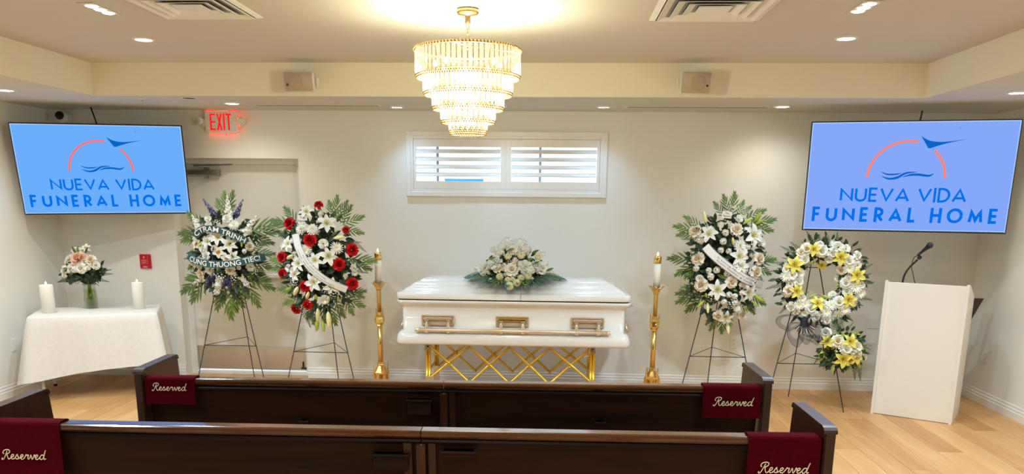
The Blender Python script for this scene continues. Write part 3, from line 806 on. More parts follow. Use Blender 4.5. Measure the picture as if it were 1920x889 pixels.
cR = (2.655 * k_, 6.507 * k_, CAM_H + (1.994 - CAM_H) * k_)
screen('wall_screen', 'larger periwinkle screen with funeral home logo above the lectern', 1.58, cR, -.214, .024, .001, 1, (3.3, YB - .005, 2.05), (3.213, 7.72, ZS))

# ================================================================== TABLE WITH CLOTH
tcx, tcy, trz = -4.265, 7.285, R(23.0)
tw, td, tz = .52, .31, .748
t = thing('folding_table', 'small folding table under the white cloth by the left wall', 'table', (tcx, tcy, 0), trz)
MB().bbox(-tw + .01, tw - .01, -td + .01, td - .01, tz - .035, tz - .004, .004).build('tabletop', WHITEL, t)
for sx in (-1, 1):
    for sy in (-1, 1):
        MB().tube([(sx * (tw - .07), sy * (td - .05), tz - .03), (sx * (tw - .05), sy * (td - .03), .015)], .014, 8).build('leg', PLASTIC, t)
        MB().lathe([(.016, 0), (.016, .022)], 10, T=Matrix.Translation((sx * (tw - .05), sy * (td - .03), 0))).build('rubber_foot', BLACK, t)
def cloth():
    """square cloth laid on the table: flat on top, hanging skirt with soft folds and pulled-out corners"""
    m = MB(); r0 = .02; n = 96; rings = []
    per = []
    pts = [(-tw, -td), (tw, -td), (tw, td), (-tw, td)]
    for e in range(4):
        a, b = Vector(pts[e]), Vector(pts[(e + 1) % 4])
        for k in range(24): per.append((a.lerp(b, k / 24), e, k / 24))
    drop_bottom = lambda p, e, f: .215 if e == 0 else .26
    levels = 12
    for L in range(levels + 1):
        s = L / levels; ring = []
        for i, (p, e, f) in enumerate(per):
            # distance from nearest corner along the edge -> corner flare
            fc = min(f, 1 - f); corner = max(0, 1 - fc / .18)
            outn = Vector(((0, -1), (1, 0), (0, 1), (-1, 0))[e])
            diag = Vector((1 if p.x > 0 else -1, 1 if p.y > 0 else -1)).normalized()
            flare = .012 + s * (.02 + .075 * corner ** 1.3)
            if p.x < -.3 and p.y > 0: flare = min(flare, .022)
            fold = (.004 if p.x < -.3 and p.y > 0 else .010) * s * math.sin(i * .55 + 1.2 * math.sin(i * .21)) + .006 * s * math.sin(i * 1.3)
            dirv = (outn * (1 - corner) + diag * corner)
            q = p + dirv * (flare + fold)
            if e == 0 and f < .02: q += Vector((-.05 * s, -.02 * s))
            zb = .205
            if e == 0: zb = .165 + .10 * f + .03 * math.sin(f * PI)
            elif e == 1: zb = .245 - .04 * f
            elif e == 3: zb = .165 + .06 * (1 - f)
            z = tz + .004 - (tz - zb) * s
            if L == 0: q = p; z = tz + .004
            if L == 1: q = p + dirv * .010; z = tz - .012
            ring.append((q.x, q.y, z))
        rings.append(ring)
    inner = [[(x * k, y * k, tz + .0045) for (x, y, z) in rings[0]] for k in (.0, .5, .97)]
    inner[0] = [(x * .02, y * .02, tz + .0045) for (x, y, z) in rings[0]]
    m.loft(inner + rings, cap=False)
    return m
tag(cloth().build('tablecloth', LINEN, None, (tcx, tcy, 0), (0, 0, trz)), 'white linen cloth draped over the table by the left wall', 'tablecloth')

def pillar_candle(x, y, z, h, r, label):
    t = thing('pillar_candle', label, 'candle', (x, y, z), 0, 'pillar candles on the white table')
    MB().lathe([(r, 0), (r, h - .004), (r * .93, h), (r * .8, h - .004), (1e-6, h - .006)], 28).build('wax', WAX, t)
    MB().lathe([(.001, h - .008), (.008, h + .004), (.009, h + .012), (.005, h + .022), (1e-6, h + .032)], 10).build('flame_tip', FLAME, t)
    lamp(t, 'POINT', .06, (1, .7, .35), (0, 0, h + .03), .01)
pillar_candle(-4.60, 7.075, tz + .005, .255, .056, 'white pillar candle on the left end of the draped table')
pillar_candle(-3.945, 7.44, tz + .005, .25, .052, 'white pillar candle on the right end of the draped table')

# ================================================================== LECTERN
lx, ly = 2.782, 7.022
lrz = math.atan2(6.69 - 7.022, 3.318 - 2.782)
t = thing('lectern', 'white lectern with slanted sides standing beside the right wall', 'lectern', (lx, ly, 0), lrz)
LW, LD, LH = .632, .455, 1.15
side = [(0, 0), (LD, 0), (LD, 1.02), (LD - .03, 1.045), (.03, LH + .012), (0, LH + .012)]
MB().prism(side, 0, .022, 0).build('side_panel', WHITEL, t)
sp2 = MB().prism(side, LW - .022, LW, 0).build('side_panel', WHITEL, t)
MB().bbox(.022, LW - .022, .014, .032, .004, LH, .001).build('front_panel', WHITEL, t)
MB().prism([(.032, LH - .02), (LD - .02, 1.01), (LD - .02, .99), (.032, LH - .04)], .022, LW - .022, 0).build('reading_top', WHITEL, t)
MB().bbox(.022, LW - .022, .05, LD - .02, .70, .72, .002).build('shelf', WHITEL, t)
MB().bbox(.022, LW - .022, .035, LD - .01, .03, .05, .002).build('bottom_shelf', WHITEL, t)
MB().box(LW, LW + .003, .06, LD - .03, .938, .962).build('edge_rail', WHITEL, sp2)
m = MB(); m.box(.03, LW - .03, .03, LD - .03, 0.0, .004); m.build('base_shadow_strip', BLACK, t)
# gooseneck microphone on the lectern
mic = thing('microphone', 'black gooseneck microphone leaning over the lectern top', 'microphone', (lx, ly, 0), lrz)
mb0 = Vector((.115, .10, LH - .045))
neck = bez([mb0, (.125, .10, LH + .05), (.155, .11, LH + .12), (.21, .12, LH + .19)], 8)
MB().tube(neck, .008, 8).build('gooseneck', BLACK, mic)
MB().lathe([(.03, 0), (.03, .012), (.012, .016)], 14, T=Matrix.Translation(mb0)).build('mount_base', BLACK, mic)
MB().sphere((.222, .122, LH + .208), .018, 10, 8).build('clip', BLACK, mic)
dv = Vector((.075, -.02, .075)).normalized(); p0 = Vector((.205, .12, LH + .225))
MB().tube([p0, p0 + dv * .05, p0 + dv * .09, p0 + dv * .105], [.010, .012, .017, .02], 12).build('handle', BLACK, mic)
MB().sphere(tuple(p0 + dv * .125), .026, 14, 10).build('mesh_head', mat('mic_mesh', (.03, .03, .035), .5, .4, var=.4, vscale=400), mic)
MB().tube(bez([p0, (.18, .115, LH + .2), (.172, .112, LH + .13), (.19, .105, LH + .07), (.225, .10, LH - .04)], 8), .0035, 6).build('cable', BLACK, mic)

# dark wooden stand leaning in the corner behind the lectern
t = thing('wooden_stand', 'dark brown wooden stand leaning behind the lectern', 'stand', (3.5, 7.36, 0))
m = MB()
for (xa, xb, w_) in ((-.10, .245, .034), (-.30, -.03, .03)):
    m.loft([[(x + a * w, .012 * b, z) for a, b in ((-1, -1), (1, -1), (1, 1), (-1, 1))] for x, w, z in ((xa, .012, 0), (xa + (xb - xa) * .8, .022, .8), (xb, w_, .985))], smooth=False)
m.build('upright', WALNUT_V, t)
MB().box(-.27, -.02, -.01, .01, .35, .40).build('cross_rail', WALNUT_V, t)

# ================================================================== CASKET
CX, CY = -.369, 7.30
cas = thing('casket', 'white half couch casket with champagne gold handles', 'casket', (CX, CY, .545))
HL, HD = 1.018, .35
def cstack(levels, x0=-HL, x1=HL, r=.06, flat=(), seam=None):
    rings = []
    for (o_, z) in levels:
        a0 = x0 - o_ if seam != 'l' else x0; a1 = x1 + o_ if seam != 'r' else x1
        rings.append(rrect(a0, a1, -HD - o_, HD + o_, z, max(.006, r + o_ * .5), 5, flat))
    return rings
body = [(-.02, 0), (.0, .004), (.008, .02), (.008, .05), (.0, .085), (-.012, .105), (-.03, .118), (-.045, .122), (-.045, .32), (-.045, .325), (-.035, .338), (-.01, .36), (0, .375), (.0, .388), (-.006, .392)]
MB().loft(cstack(body)).build('body', ENAMEL, cas)
MB().loft(cstack([(-.012, .392), (-.012, .403)])).build('gasket', DARKG, cas)
lid = [(-.004, .403), (.0, .408), (.002, .425), (.0, .448), (-.004, .455), (-.028, .459), (-.04, .461), (-.046, .468), (-.07, .486), (-.095, .500), (-.112, .504), (-.116, .511), (-.14, .528), (-.165, .540), (-.182, .543), (-.187, .550), (-.21, .561), (-.235, .568), (-.26, .571), (-.30, .573)]
seam = -.30 - CX
MB().loft(cstack(lid, x1=seam - .0015, flat=(1, 2), seam='r')).build('foot_lid', ENAMEL, cas)
MB().loft(cstack(lid, x0=seam + .0015, flat=(0, 3), seam='l')).build('head_lid', ENAMEL, cas)
yf = -HD + .045
INSET = mat('pale_inset', srgb(226, 210, 180), .3, .25, var=.05)
PALEG = mat('pale_gold', (.92, .84, .62), .2, .7, var=.08, vscale=30)
for k, xc in enumerate((-1.026, -.373, .282)):
    xl = xc - CX
    h = MB(); fx, fz0, fz1 = .145, .17, .262
    for (a0, a1, z0, z1) in ((-fx, fx, fz1 - .018, fz1), (-fx, fx, fz0, fz0 + .018), (-fx, -fx + .02, fz0 + .018, fz1 - .018), (fx - .02, fx, fz0 + .018, fz1 - .018)):
        h.bbox(xl + a0, xl + a1, yf - .018, yf - .001, z0, z1, .005)
    ear = h.build('handle_plate', ROSEG, cas)
    MB().box(xl - fx + .02, xl + fx - .02, yf - .006, yf - .001, fz0 + .018, fz1 - .018).build('inset', INSET, ear)
    MB().bbox(xl - fx + .02, xl + fx - .02, yf - .03, yf - .006, fz1 - .045, fz1 - .018, .008).build('hood', BRASS if k == 1 else ROSEG, ear)
    for s in (-1, 1):
        A = Matrix.Translation((xl + s * .095, yf - .03, 0))
        a = MB(); a.bbox(-.014, .014, -.014, .014, .205, .222, .003, T=A)
        a.lathe([(.006, .205), (.010, .195), (.014, .17), (.015, .155), (.009, .14)], 12, T=A @ Matrix.Translation((0, -.012, 0)))
        a.lathe([(.018, .142), (.018, .118), (.012, .112)], 12, T=A @ Matrix.Translation((0, -.02, 0)))
        a.build('swing_arm', PALEG, ear)
b = MB(); b.tube([(-1.205 - CX, yf - .052, .135), (.46 - CX, yf - .052, .135)], .0158, 12)
bar = b.build('carrying_bar', ROSEG, cas)
for xx in (-1.21, .465): MB().tube([(xx - .012 - CX, yf - .052, .135), (xx + .028 - CX if xx < 0 else xx + .012 - CX, yf - .052, .135)], .019, 12).build('end_cap', PALEG, bar)
for s in (-1, 1):
    e = MB(); xx = s * (HL - .045)
    e.bbox(min(xx, xx + s * .015), max(xx, xx + s * .015), -.16, .16, .17, .25, .004); e.tube([(xx + s * .02, -.19, .135), (xx + s * .035, -.19, .13), (xx + s * .035, .19, .13)], .013, 8)
    e.tube([(xx + s * .012, -.14, .21), (xx + s * .035, -.14, .135)], .010, 8); e.build('end_handle', ROSEG, cas)
MB().tube([(HL - .02, -.27, .36), (HL + .02, -.27, .36)], .012, 8).build('lid_key_knob', CHROME, cas)

# folding church truck under the casket
tr = thing('church_truck', 'gold folding lattice church truck carrying the casket', 'cart', (CX, CY, 0))
TXs = (-1.12 - CX, .335 - CX); tyf, tyr = -.29, .21
for sx, xx in zip((-1, 1), TXs):
    for yy in (tyf, tyr):
        for dx in (-.012, .012):
            MB().tube([(xx + dx, yy, .245), (xx + dx, yy, .49)], .0125, 10).build('post', GOLDP, tr)
        c = MB(); c.bbox(xx - .027, xx + .027, yy - .016, yy + .016, .485, .543, .004); c.build('top_cap', CHROME, tr)
        c = MB(); c.bbox(xx - .026, xx + .026, yy - .016, yy + .016, .06, .25, .004); c.build('foot_leg', CHROME, tr)
        wv = MB(); A = Matrix.Translation((xx - sx * .055, yy, .05)) @ Matrix.Rotation(R(62), 4, 'Z') @ Matrix.Rotation(R(90), 4, 'X')
        wv.lathe([(.018, -.014), (.042, -.014), (.05, -.008), (.05, .008), (.042, .014), (.018, .014)], 20, T=A)
        wo = wv.build('wheel', BLACK, tr)
        MB().lathe([(.02, -.016), (.02, .016)], 12, T=A).build('wheel_hub', CHROME, wo)
        MB().tube([(xx - sx * .01, yy, .085), (xx - sx * .055, yy, .05)], .009, 6).build('caster_fork', CHROME, tr)
        MB().sphere((xx, yy - .017, .525), .008, 8, 6).build('bolt', BLACK, tr)
    MB().tube([(xx, tyf, .30 if sx < 0 else .28), (xx, tyr, .30 if sx < 0 else .28)], .009, 8).build('cross_tube', GOLDP, tr)
    MB().tube([(xx, tyf, .52), (xx, tyr, .52)], .011, 8).build('top_cross_tube', CHROME, tr)
    MB().tube([(xx - sx * .025, tyf, .465), (xx - sx * .07, tyf, .46), (xx - sx * .07, tyf, .44)], .005, 6).build('latch', CHROME, tr)
nx = 4; dxs = (TXs[1] - TXs[0] - .04) / nx
for yy in (tyf, tyr):
    for k in range(nx):
        xa = TXs[0] + .02 + k * dxs; xb = xa + dxs
        zl = .205 if 0 < k else .245; zr = .205 if k < nx - 1 else .245
        MB().tube([(xa, yy - .012, .53), (xb, yy - .012, zr - .0)], .0115, 8).build('lattice_bar', GOLDP, tr)
        MB().tube([(xa, yy + .012, zl), (xb, yy + .012, .53)], .0115, 8).build('lattice_bar', GOLDP, tr)
        MB().tube([((xa + xb) / 2, yy - .022, .37), ((xa + xb) / 2, yy + .022, .37)], .009, 8).build('pivot', BRASS, tr)
        if k: MB().tube([(xa, yy - .02, zl), (xa, yy + .02, zl)], .01, 8).build('pivot', BRASS, tr)

# ================================================================== FLOOR CANDLESTICKS
def candlestick(x, y, label):
    t = thing('candlestick', label, 'candlestick', (x, y, 0), R(12), 'brass floor candlesticks')
    oct_ = 8
    MB().lathe([(.15, 0), (.15, .03), (.13, .045), (.115, .06), (.1, .065)], oct_, smooth=False).build('foot', BRASS, t)
    for k in range(8):
        a = 2 * PI * k / 8 + PI / 8
        MB().bbox(-.011, .011, -.008, .008, .06, .225, .002, T=Matrix.Rotation(a, 4, 'Z') @ Matrix.Translation((.062, 0, 0))).build('arcade_post', BRASS, t)
        if k % 2 == 0:
            MB().lathe([(.010, .21), (.012, .23), (.007, .245), (.009, .255), (.003, .31), (1e-6, .325)], 8, T=Matrix.Rotation(a, 4, 'Z') @ Matrix.Translation((.068, 0, 0))).build('pinnacle', BRASS, t)
    MB().lathe([(.07, .218), (.072, .232), (.055, .25), (.045, .265), (.03, .29), (.033, .30), (.03, .312), (.036, .318), (.024, .325)], oct_, smooth=False).build('base_cap', BRASS, t)
    MB().lathe([(.04, .06), (.04, .22)], 8, smooth=False).build('inner_core', BRASS, t)
    MB().lathe([(.022, .32), (.021, .66)], 12).build('lower_stem', BRASS, t)
    MB().lathe([(.022, .655), (.034, .665), (.03, .672), (.042, .69), (.044, .70), (.044, .745), (.048, .75), (.03, .765), (.026, .785), (.02, .79)], oct_, smooth=False).build('knop', BRASS, t)
    for k in range(4):
        a = 2 * PI * k / 4 + PI / 4
        MB().lathe([(.006, .74), (.008, .758), (.005, .77), (.006, .778), (.002, .825), (1e-6, .835)], 8, T=Matrix.Rotation(a, 4, 'Z') @ Matrix.Translation((.042, 0, 0))).build('pinnacle', BRASS, t)
        MB().lathe([(.012, .72), (.008, .724), (1e-6, .725)], 10, T=Matrix.Rotation(a + PI / 4, 4, 'Z') @ Matrix.Translation((.041, 0, .72)) @ Matrix.Rotation(R(90), 4, 'Y') @ Matrix.Translation((0, 0, -.72))).build('boss', BRASS, t)
    MB().lathe([(.02, .785), (.019, .985), (.024, .99)], 12).build('upper_stem', BRASS, t)
    rings = []
    for (r, z) in ((.02, .985), (.026, 1.0), (.034, 1.015), (.048, 1.035), (.066, 1.052), (.068, 1.055), (.05, 1.045), (.03, 1.04)):
        rings.append([(r * (1 + (.08 * math.cos(6 * a) if r > .06 else 0)) * math.cos(a), r * (1 + (.08 * math.cos(6 * a) if r > .06 else 0)) * math.sin(a), z + (.008 * math.cos(6 * a) if r > .06 else 0)) for a in [2 * PI * j / 36 for j in range(36)]])
    MB().loft(rings).build('drip_pan', BRASS, t)
    cd = thing('altar_candle', label.replace('brass floor candlestick', 'white candle with brass cap on the floor candlestick'), 'candle', (x, y, 0), 0, 'altar candles')
    MB().lathe([(.031, 1.042), (.031, 1.27)], 20).build('wax', WAX, cd)
    MB().lathe([(.034, 1.262), (.034, 1.318), (.03, 1.326), (.012, 1.33)], 20).build('brass_cap', BRASS, cd)
    MB().lathe([(.003, 1.328), (.008, 1.338), (.006, 1.35), (1e-6, 1.362)], 10).build('flame', FLAME, cd)
candlestick(-1.60, 7.25, 'brass floor candlestick left of the casket')
candlestick(.892, 7.25, 'brass floor candlestick right of the casket')

# ================================================================== PEWS
def pew(x0, x1, yc, rot, ex0, ex1, joint, label, rack, bits):
    """x0..x1 run of the back, in the pew's own axes; forward is +y"""
    t = thing('church_pew', label, 'pew', (-.55, yc, 0), rot, 'dark wooden pews')
    prof = lambda: [(-.016, .818), (-.026, .824), (-.033, .832), (-.035, .842), (-.033, .850), (-.028, .855), (-.022, .857), (.03, .857), (.036, .852), (.038, .84), (.02, .815)]
    for (a, b) in ((x0, joint - .002), (joint + .002, x1)):
        MB().prism(prof(), a, b, 0).build('top_rail', RAIL, t)
        MB().prism([(-.012, .815), (.016, .815), (.115, .12), (.087, .12)], a, b, 0).build('back_panel', WALNUT, t)
        MB().prism([(-.022, .805), (-.014, .815), (.018, .815), (.018, .79), (-.011, .79)], a, b, 0).build('rail_moulding', WALNUT, t)
        MB().prism([(.07, .40), (.07, .43), (.50, .455), (.52, .44), (.515, .415), (.48, .41)], a, b, 0).build('seat', WALNUT, t)
    endp = [(-.045, .885), (-.035, .898), (-.022, .904), (.37, .904), (.385, .898), (.392, .885), (.42, .66), (.50, .60), (.53, .56), (.535, .5), (.52, .42), (.50, .2), (.53, .06), (.53, 0), (.0, 0), (0, .06), (-.03, .2), (-.045, .6)]
    for xe in (ex0, ex1):
        m = MB(); m.prism(endp, xe + .006, xe + .049, 0)
        eo = m.build('end_panel', WALNUT_V, t)
        c = MB(); c.prism([(-.05, .880), (-.046, .895), (-.034, .904), (-.016, .909), (.372, .909), (.39, .901), (.398, .884), (.39, .880), (.37, .893), (-.02, .893), (-.042, .878)], xe, xe + .055, 0)
        c.prism([(-.05, .882), (-.05, .1), (-.043, .1), (-.043, .878)], xe + .010, xe + .045, 0)
        c.build('edge_moulding', WALNUT_V, eo)
    jl = joint
    MB().prism([(-.045, .795), (-.030, .80), (.085, 0), (.03, 0)], jl - .019, jl + .019, 0).build('centre_support', WALNUT_V, t)
    MB().prism([(-.03, .80), (-.014, .80), (.10, .02), (.06, .02)], jl + .03, jl + .06, 0).build('centre_batten', WALNUT_V, t)
    MB().prism([(-.03, .80), (-.014, .80), (.10, .02), (.06, .02)], jl - .075, jl - .04, 0).build('centre_batten', WALNUT_V, t) if rack > 1 else None
    yb = lambda z: -.012 + (.815 - z) * .1424
    for (a, b, z0, z1) in bits:
        m = MB(); m.bbox(a, b, yb((z0 + z1) / 2) - .045, yb((z0 + z1) / 2) + .012, z0, z1, .004)
        m.bbox(a - .01, b + .01, yb(z1) - .05, yb(z1), z1 - .012, z1, .003)
        m.build('book_rack' if b - a > .08 else 'bracket', WALNUT, t)
    return t
pew(-1.62, 1.63, 4.155, R(1.7), -1.675, 1.635, -.03, 'dark pew nearer the casket with brown end panels', 1, [(-.22, -.10, .68, .765), (-.80, -.765, .615, .635), (.78, .82, .635, .655)])
pew(-1.83, 1.65, 3.247, R(1.1), -1.885, 1.655, .0, 'dark pew closest to the viewer cut off by the picture edge', 2, [(-.2, -.055, .68, .755), (.09, .225, .745, .775)])

# cursive lettering drawn as one pen line per letter group (x, z in units of the x-height)
SCRIPT = [
 [(-.15,.25),(-.25,.0),(0,-.1),(.25,.25),(.55,1.1),(.75,1.75)],
 [(.15,1.1),(-.05,1.35),(.15,1.8),(.7,2.0),(1.2,1.85),(1.25,1.45),(.9,1.15),(.5,1.05)],
 [(.55,1.05),(.75,.95),(.85,.5),(1.05,.05),(1.3,.05),(1.6,.4)],
 [(1.55,.35),(1.95,.55),(2.05,.85),(1.85,1.0),(1.62,.75),(1.6,.3),(1.8,.02),(2.15,.1),(2.5,.5)],
 [(2.35,.3),(2.75,1.05),(2.8,.75),(3.0,.4),(2.85,.05),(2.55,.08),(2.45,.22)],
 [(2.85,.05),(3.2,.2),(3.45,.45)],
 [(3.35,.35),(3.8,.55),(3.9,.85),(3.7,1.0),(3.47,.75),(3.45,.3),(3.65,.02),(4.0,.1),(4.35,.6)],
 [(4.3,.5),(4.55,1.05),(4.62,.85),(4.95,.9),(4.86,.4),(4.98,.03),(5.25,.35),(5.42,1.0)],
 [(5.42,1.0),(5.58,.5),(5.72,.0),(5.95,.42),(6.1,1.0),(6.2,.82),(6.38,.45)],
 [(6.3,.4),(6.65,.55),(6.8,.85),(6.6,1.0),(6.37,.75),(6.35,.3),(6.55,.02),(6.9,.1),(7.2,.5)],
 [(7.95,.85),(7.65,1.0),(7.3,.7),(7.25,.25),(7.5,.0),(7.85,.35),(8.1,1.1),(8.3,2.0)],
 [(8.3,2.0),(8.1,1.1),(8.0,.4),(8.1,.05),(8.4,.2)],
]
def sleeve(pw_y, rot, x0, x1, zb, tx, tzc, tw_, label):
    """cloth sleeve over the rail; coordinates in the pew's own axes"""
    t = thing('reserved_sleeve', label, 'seat marker', (-.55, pw_y, 0), rot, 'burgundy reserved sleeves')
    o_ = [(-.042, zb), (-.040, .80), (-.041, .852), (-.034, .861), (-.02, .8655), (.022, .8655), (.036, .861), (.041, .85), (.043, .80), (.07, zb)]
    i_ = [(y * .93 + (.0 if abs(y) > .03 else 0), z - (.003 if z > .855 else 0)) for y, z in o_]
    MB().prism(o_ + i_[::-1], x0, x1, 0, smooth=False).build('velvet', VELVET, t)
    m = MB(); s = tw_ / 8.6
    for pl in SCRIPT:
        c = bez([(tx + (p[0] + .15) * s + p[1] * s * .12, -.0435, tzc + (p[1] - .6) * s * .95) for p in pl], 5)
        m.tube(c, .0021 * tw_ / .19, 5)
    m.build('lettering', THREAD, t)
sleeve(4.155, R(1.7), -1.618, -1.352, .718, -1.578, .806, .182, 'burgundy Reserved sleeve on the left end of the pew nearer the casket')
sleeve(4.155, R(1.7), 1.332, 1.633, .69, 1.388, .772, .205, 'burgundy Reserved sleeve on the right end of the pew nearer the casket')
sleeve(3.247, R(1.1), -1.828, -1.535, .56, -1.795, .712, .19, 'burgundy Reserved sleeve on the left end of the closest pew')
sleeve(3.247, R(1.1), 1.355, 1.652, .56, 1.405, .722, .205, 'burgundy Reserved sleeve on the right end of the closest pew')
# ================================================================== FLOWERS
CREAM = srgb(250, 244, 224); WHITE = srgb(252, 250, 240); YEL = srgb(236, 214, 60)
P_LILY = petal_mat('white_lily', srgb(190, 200, 90), WHITE, .03, .24)
P_YLILY = petal_mat('yellow_lily', srgb(222, 200, 30), srgb(250, 240, 130), .03, .45)
P_ROSE = petal_mat('cream_rose', srgb(244, 214, 160), srgb(253, 246, 230), .06, .42)
P_WROSE = petal_mat('white_rose', srgb(246, 238, 196), srgb(254, 252, 244), .05, .35)
P_PINK = petal_mat('blush_rose', srgb(236, 176, 140), srgb(250, 216, 196), .06, .5)
P_RED = petal_mat('red_rose', srgb(120, 0, 8), srgb(205, 6, 16), .02, .4, .6, .05)
P_MUM = petal_mat('white_chrysanthemum', srgb(236, 232, 150), srgb(252, 250, 238), .04, .22)
P_BUTTON = petal_mat('button_chrysanthemum', srgb(226, 216, 110), srgb(250, 248, 222), .22, .46)
P_HYD = petal_mat('white_hydrangea', srgb(236, 240, 224), srgb(250, 252, 250), .1, .5)
P_SMALL = petal_mat('white_blossom', srgb(226, 226, 150), srgb(252, 250, 240), .02, .2)
P_BLUE = petal_mat('blue_delphinium', srgb(58, 56, 104), srgb(92, 94, 148), .0, .5)
P_ORCH = petal_mat('cymbidium_orchid', srgb(190, 120, 40), srgb(248, 244, 220), .03, .2)
STAMEN = mat('pollen_brown', srgb(150, 84, 20), .7, var=.2, vscale=40)
STAMENY = mat('pollen_gold', srgb(206, 176, 60), .7, var=.2, vscale=40)
EYE = mat('daisy_eye', srgb(214, 200, 90), .7, var=.2, vscale=60)
EYED = mat('dark_flower_eye', srgb(170, 140, 60), .7, var=.2, vscale=60)

def petal(mb, az, L, W, e0, e1, nu=5, nv=3, cup=.25, prof='oval', ruf=0.0, r0=0.0, z0=0.0, roll=0.0, ph=0.0):
    """one petal leaving the axis at angle az; e0/e1 elevation (degrees) at base and tip"""
    ca, sa = math.cos(az), math.sin(az); pr, pz = r0, z0; vs = []
    for i in range(nu + 1):
        t = i / nu; e = R(e0 + (e1 - e0) * t)
        if i: pr += math.cos(e) * L / nu; pz += math.sin(e) * L / nu
        if prof == 'oval': w = W * math.sin(PI * min(1, .12 + .82 * t)) ** .8
        elif prof == 'lily': w = W * max(.05, math.sin(PI * (t * .86 + .1)) ** .9)
        elif prof == 'wide': w = W * (.35 + .75 * t) * (1 if t < .8 else 1 - (t - .8) * 1.6)
        elif prof == 'strap': w = W * (.6 + .4 * t) * (1 if t < .85 else .55)
        else: w = W
        nx_, nz_ = -math.sin(e), math.cos(e)
        for j in range(nv + 1):
            s = -1 + 2 * j / nv
            k = cup * w * s * s + ruf * t * math.sin(4.2 * s + ph + 5 * t)
            rr = pr + nx_ * k; zz = pz + nz_ * k; tt = s * w
            vs.append((rr * ca - tt * sa, rr * sa + tt * ca, zz))
    fs = [(i*(nv+1)+j, i*(nv+1)+j+1, (i+1)*(nv+1)+j+1, (i+1)*(nv+1)+j) for i in range(nu) for j in range(nv)]
    mb.add(vs, fs, 0, True)
FL = {}     # name -> (part name, mesh, [(sub name, mesh)])
def reg(key, name, mb, m, subs=()): FL[key] = (name, mb.mesh(name, m), [(sn, sm.mesh(sn, smm)) for sn, sm, smm in subs])
def lily(key, m, st, seed):
    r = random.Random(seed); b = MB()
    for k in range(6):
        petal(b, 2*PI*k/6 + r.uniform(-.08, .08), .54, .115 if k % 2 else .145, 50, -22 + r.uniform(-12, 8), 6, 2, .5, 'lily', .0, .01, 0 if k % 2 else .01)
    s = MB()
    for k in range(6):
        a = 2*PI*k/6 + .4; d = Vector((math.cos(a), math.sin(a), 0))
        s.tube([Vector((0, 0, .02)), d * .06 + Vector((0, 0, .16)), d * .12 + Vector((0, 0, .25))], .006, 4)
        s.tube([d * .12 + Vector((-.03 * math.sin(a), .03 * math.cos(a), .25)), d * .12 + Vector((.03 * math.sin(a), -.03 * math.cos(a), .26))], .014, 4)
    s.tube([(0, 0, 0), (0, 0, .28)], .01, 4)
    reg(key, 'lily', b, m, [('stamens', s, st)])
lily('lily', P_LILY, STAMENY, 1); lily('lily2', P_LILY, STAMENY, 5); lily('ylily', P_YLILY, STAMEN, 2)
def rose(key, name, m, seed, ruf=.0):
    r = random.Random(seed); b = MB()
    for n, r0, L, W, e0, e1, z0 in ((3, .0, .20, .10, 96, 112, .14), (4, .03, .24, .14, 86, 100, .10), (5, .06, .27, .17, 74, 82, .06), (6, .08, .33, .20, 52, 40, .03), (6, .09, .40, .23, 30, -14, .0), (5, .07, .42, .22, 8, -34, -.04)):
        o = r.uniform(0, 6)
        for k in range(n): petal(b, o + 2*PI*k/n + r.uniform(-.12, .12), L, W, e0, e1 + r.uniform(-8, 8), 4, 3, .42, 'wide', ruf, r0, z0, 0, r.uniform(0, 6))
    b.sphere((0, 0, .2), .07, 8, 6)
    reg(key, name, b, m)
rose('rose', 'rose', P_ROSE, 3); rose('wrose', 'rose', P_WROSE, 4); rose('pink', 'rose', P_PINK, 6); rose('red', 'rose', P_RED, 8, .03)
def mum(key, m, n1, seed, dense):
    r = random.Random(seed); b = MB()
    for n, L, e0, e1, z0 in ((n1, .48, 14, -12, 0), (n1 - 2, .44, 30, 8, .03), (n1 - 5, .36, 46, 26, .05), (n1 - 8, .26, 62, 52, .07))[:4 if dense else 3]:
        o = r.uniform(0, 6)
        for k in range(max(6, n)): petal(b, o + 2*PI*k/max(6, n) + r.uniform(-.06, .06), L * r.uniform(.88, 1.08), .042, e0 + r.uniform(-8, 8), e1 + r.uniform(-10, 10), 3, 1, 0, 'strap', 0, .02, z0)
    s = MB(); s.sphere((0, 0, .08), .075, 8, 5, sc=(1, 1, .7))
    reg(key, 'chrysanthemum', b, m, [('flower_eye', s, EYE)])
mum('mum', P_MUM, 22, 11, True); mum('daisy', P_MUM, 18, 12, False)
def carn(key, name, m, seed):
    r = random.Random(seed); b = MB()
    for k in range(34):
        ph = math.acos(1 - r.random() * .92); az = r.uniform(0, 2 * PI)
        petal(b, az, .30, .13, 90 - math.degrees(ph) * .95, 60 - math.degrees(ph) * .9, 3, 3, .15, 'wide', .05, .12 * math.sin(ph), .05 * math.cos(ph), 0, r.uniform(0, 6))
    reg(key, name, b, m)
carn('carn', 'carnation', P_WROSE, 21); carn('dahlia', 'dahlia', P_HYD, 22)
def button(key, m, seed):
    b = MB(); n = 70
    for k in range(n):
        zc = 1 - (k + .5) / n * 1.25; ph = math.acos(zc); az = k * 2.39996
        petal(b, az, .12, .06, 150 - math.degrees(ph), 110 - math.degrees(ph), 2, 1, 0, 'strap', 0, .40 * math.sin(ph), .02 + .36 * math.cos(ph))
    b.sphere((0, 0, .02), .41, 12, 9, sc=(1, 1, .85))
    s = MB(); s.sphere((0, 0, .38), .09, 8, 5, sc=(1, 1, .5))
    reg(key, 'button_chrysanthemum', b, m, [('flower_eye', s, EYED)])
button('button', P_BUTTON, 31)
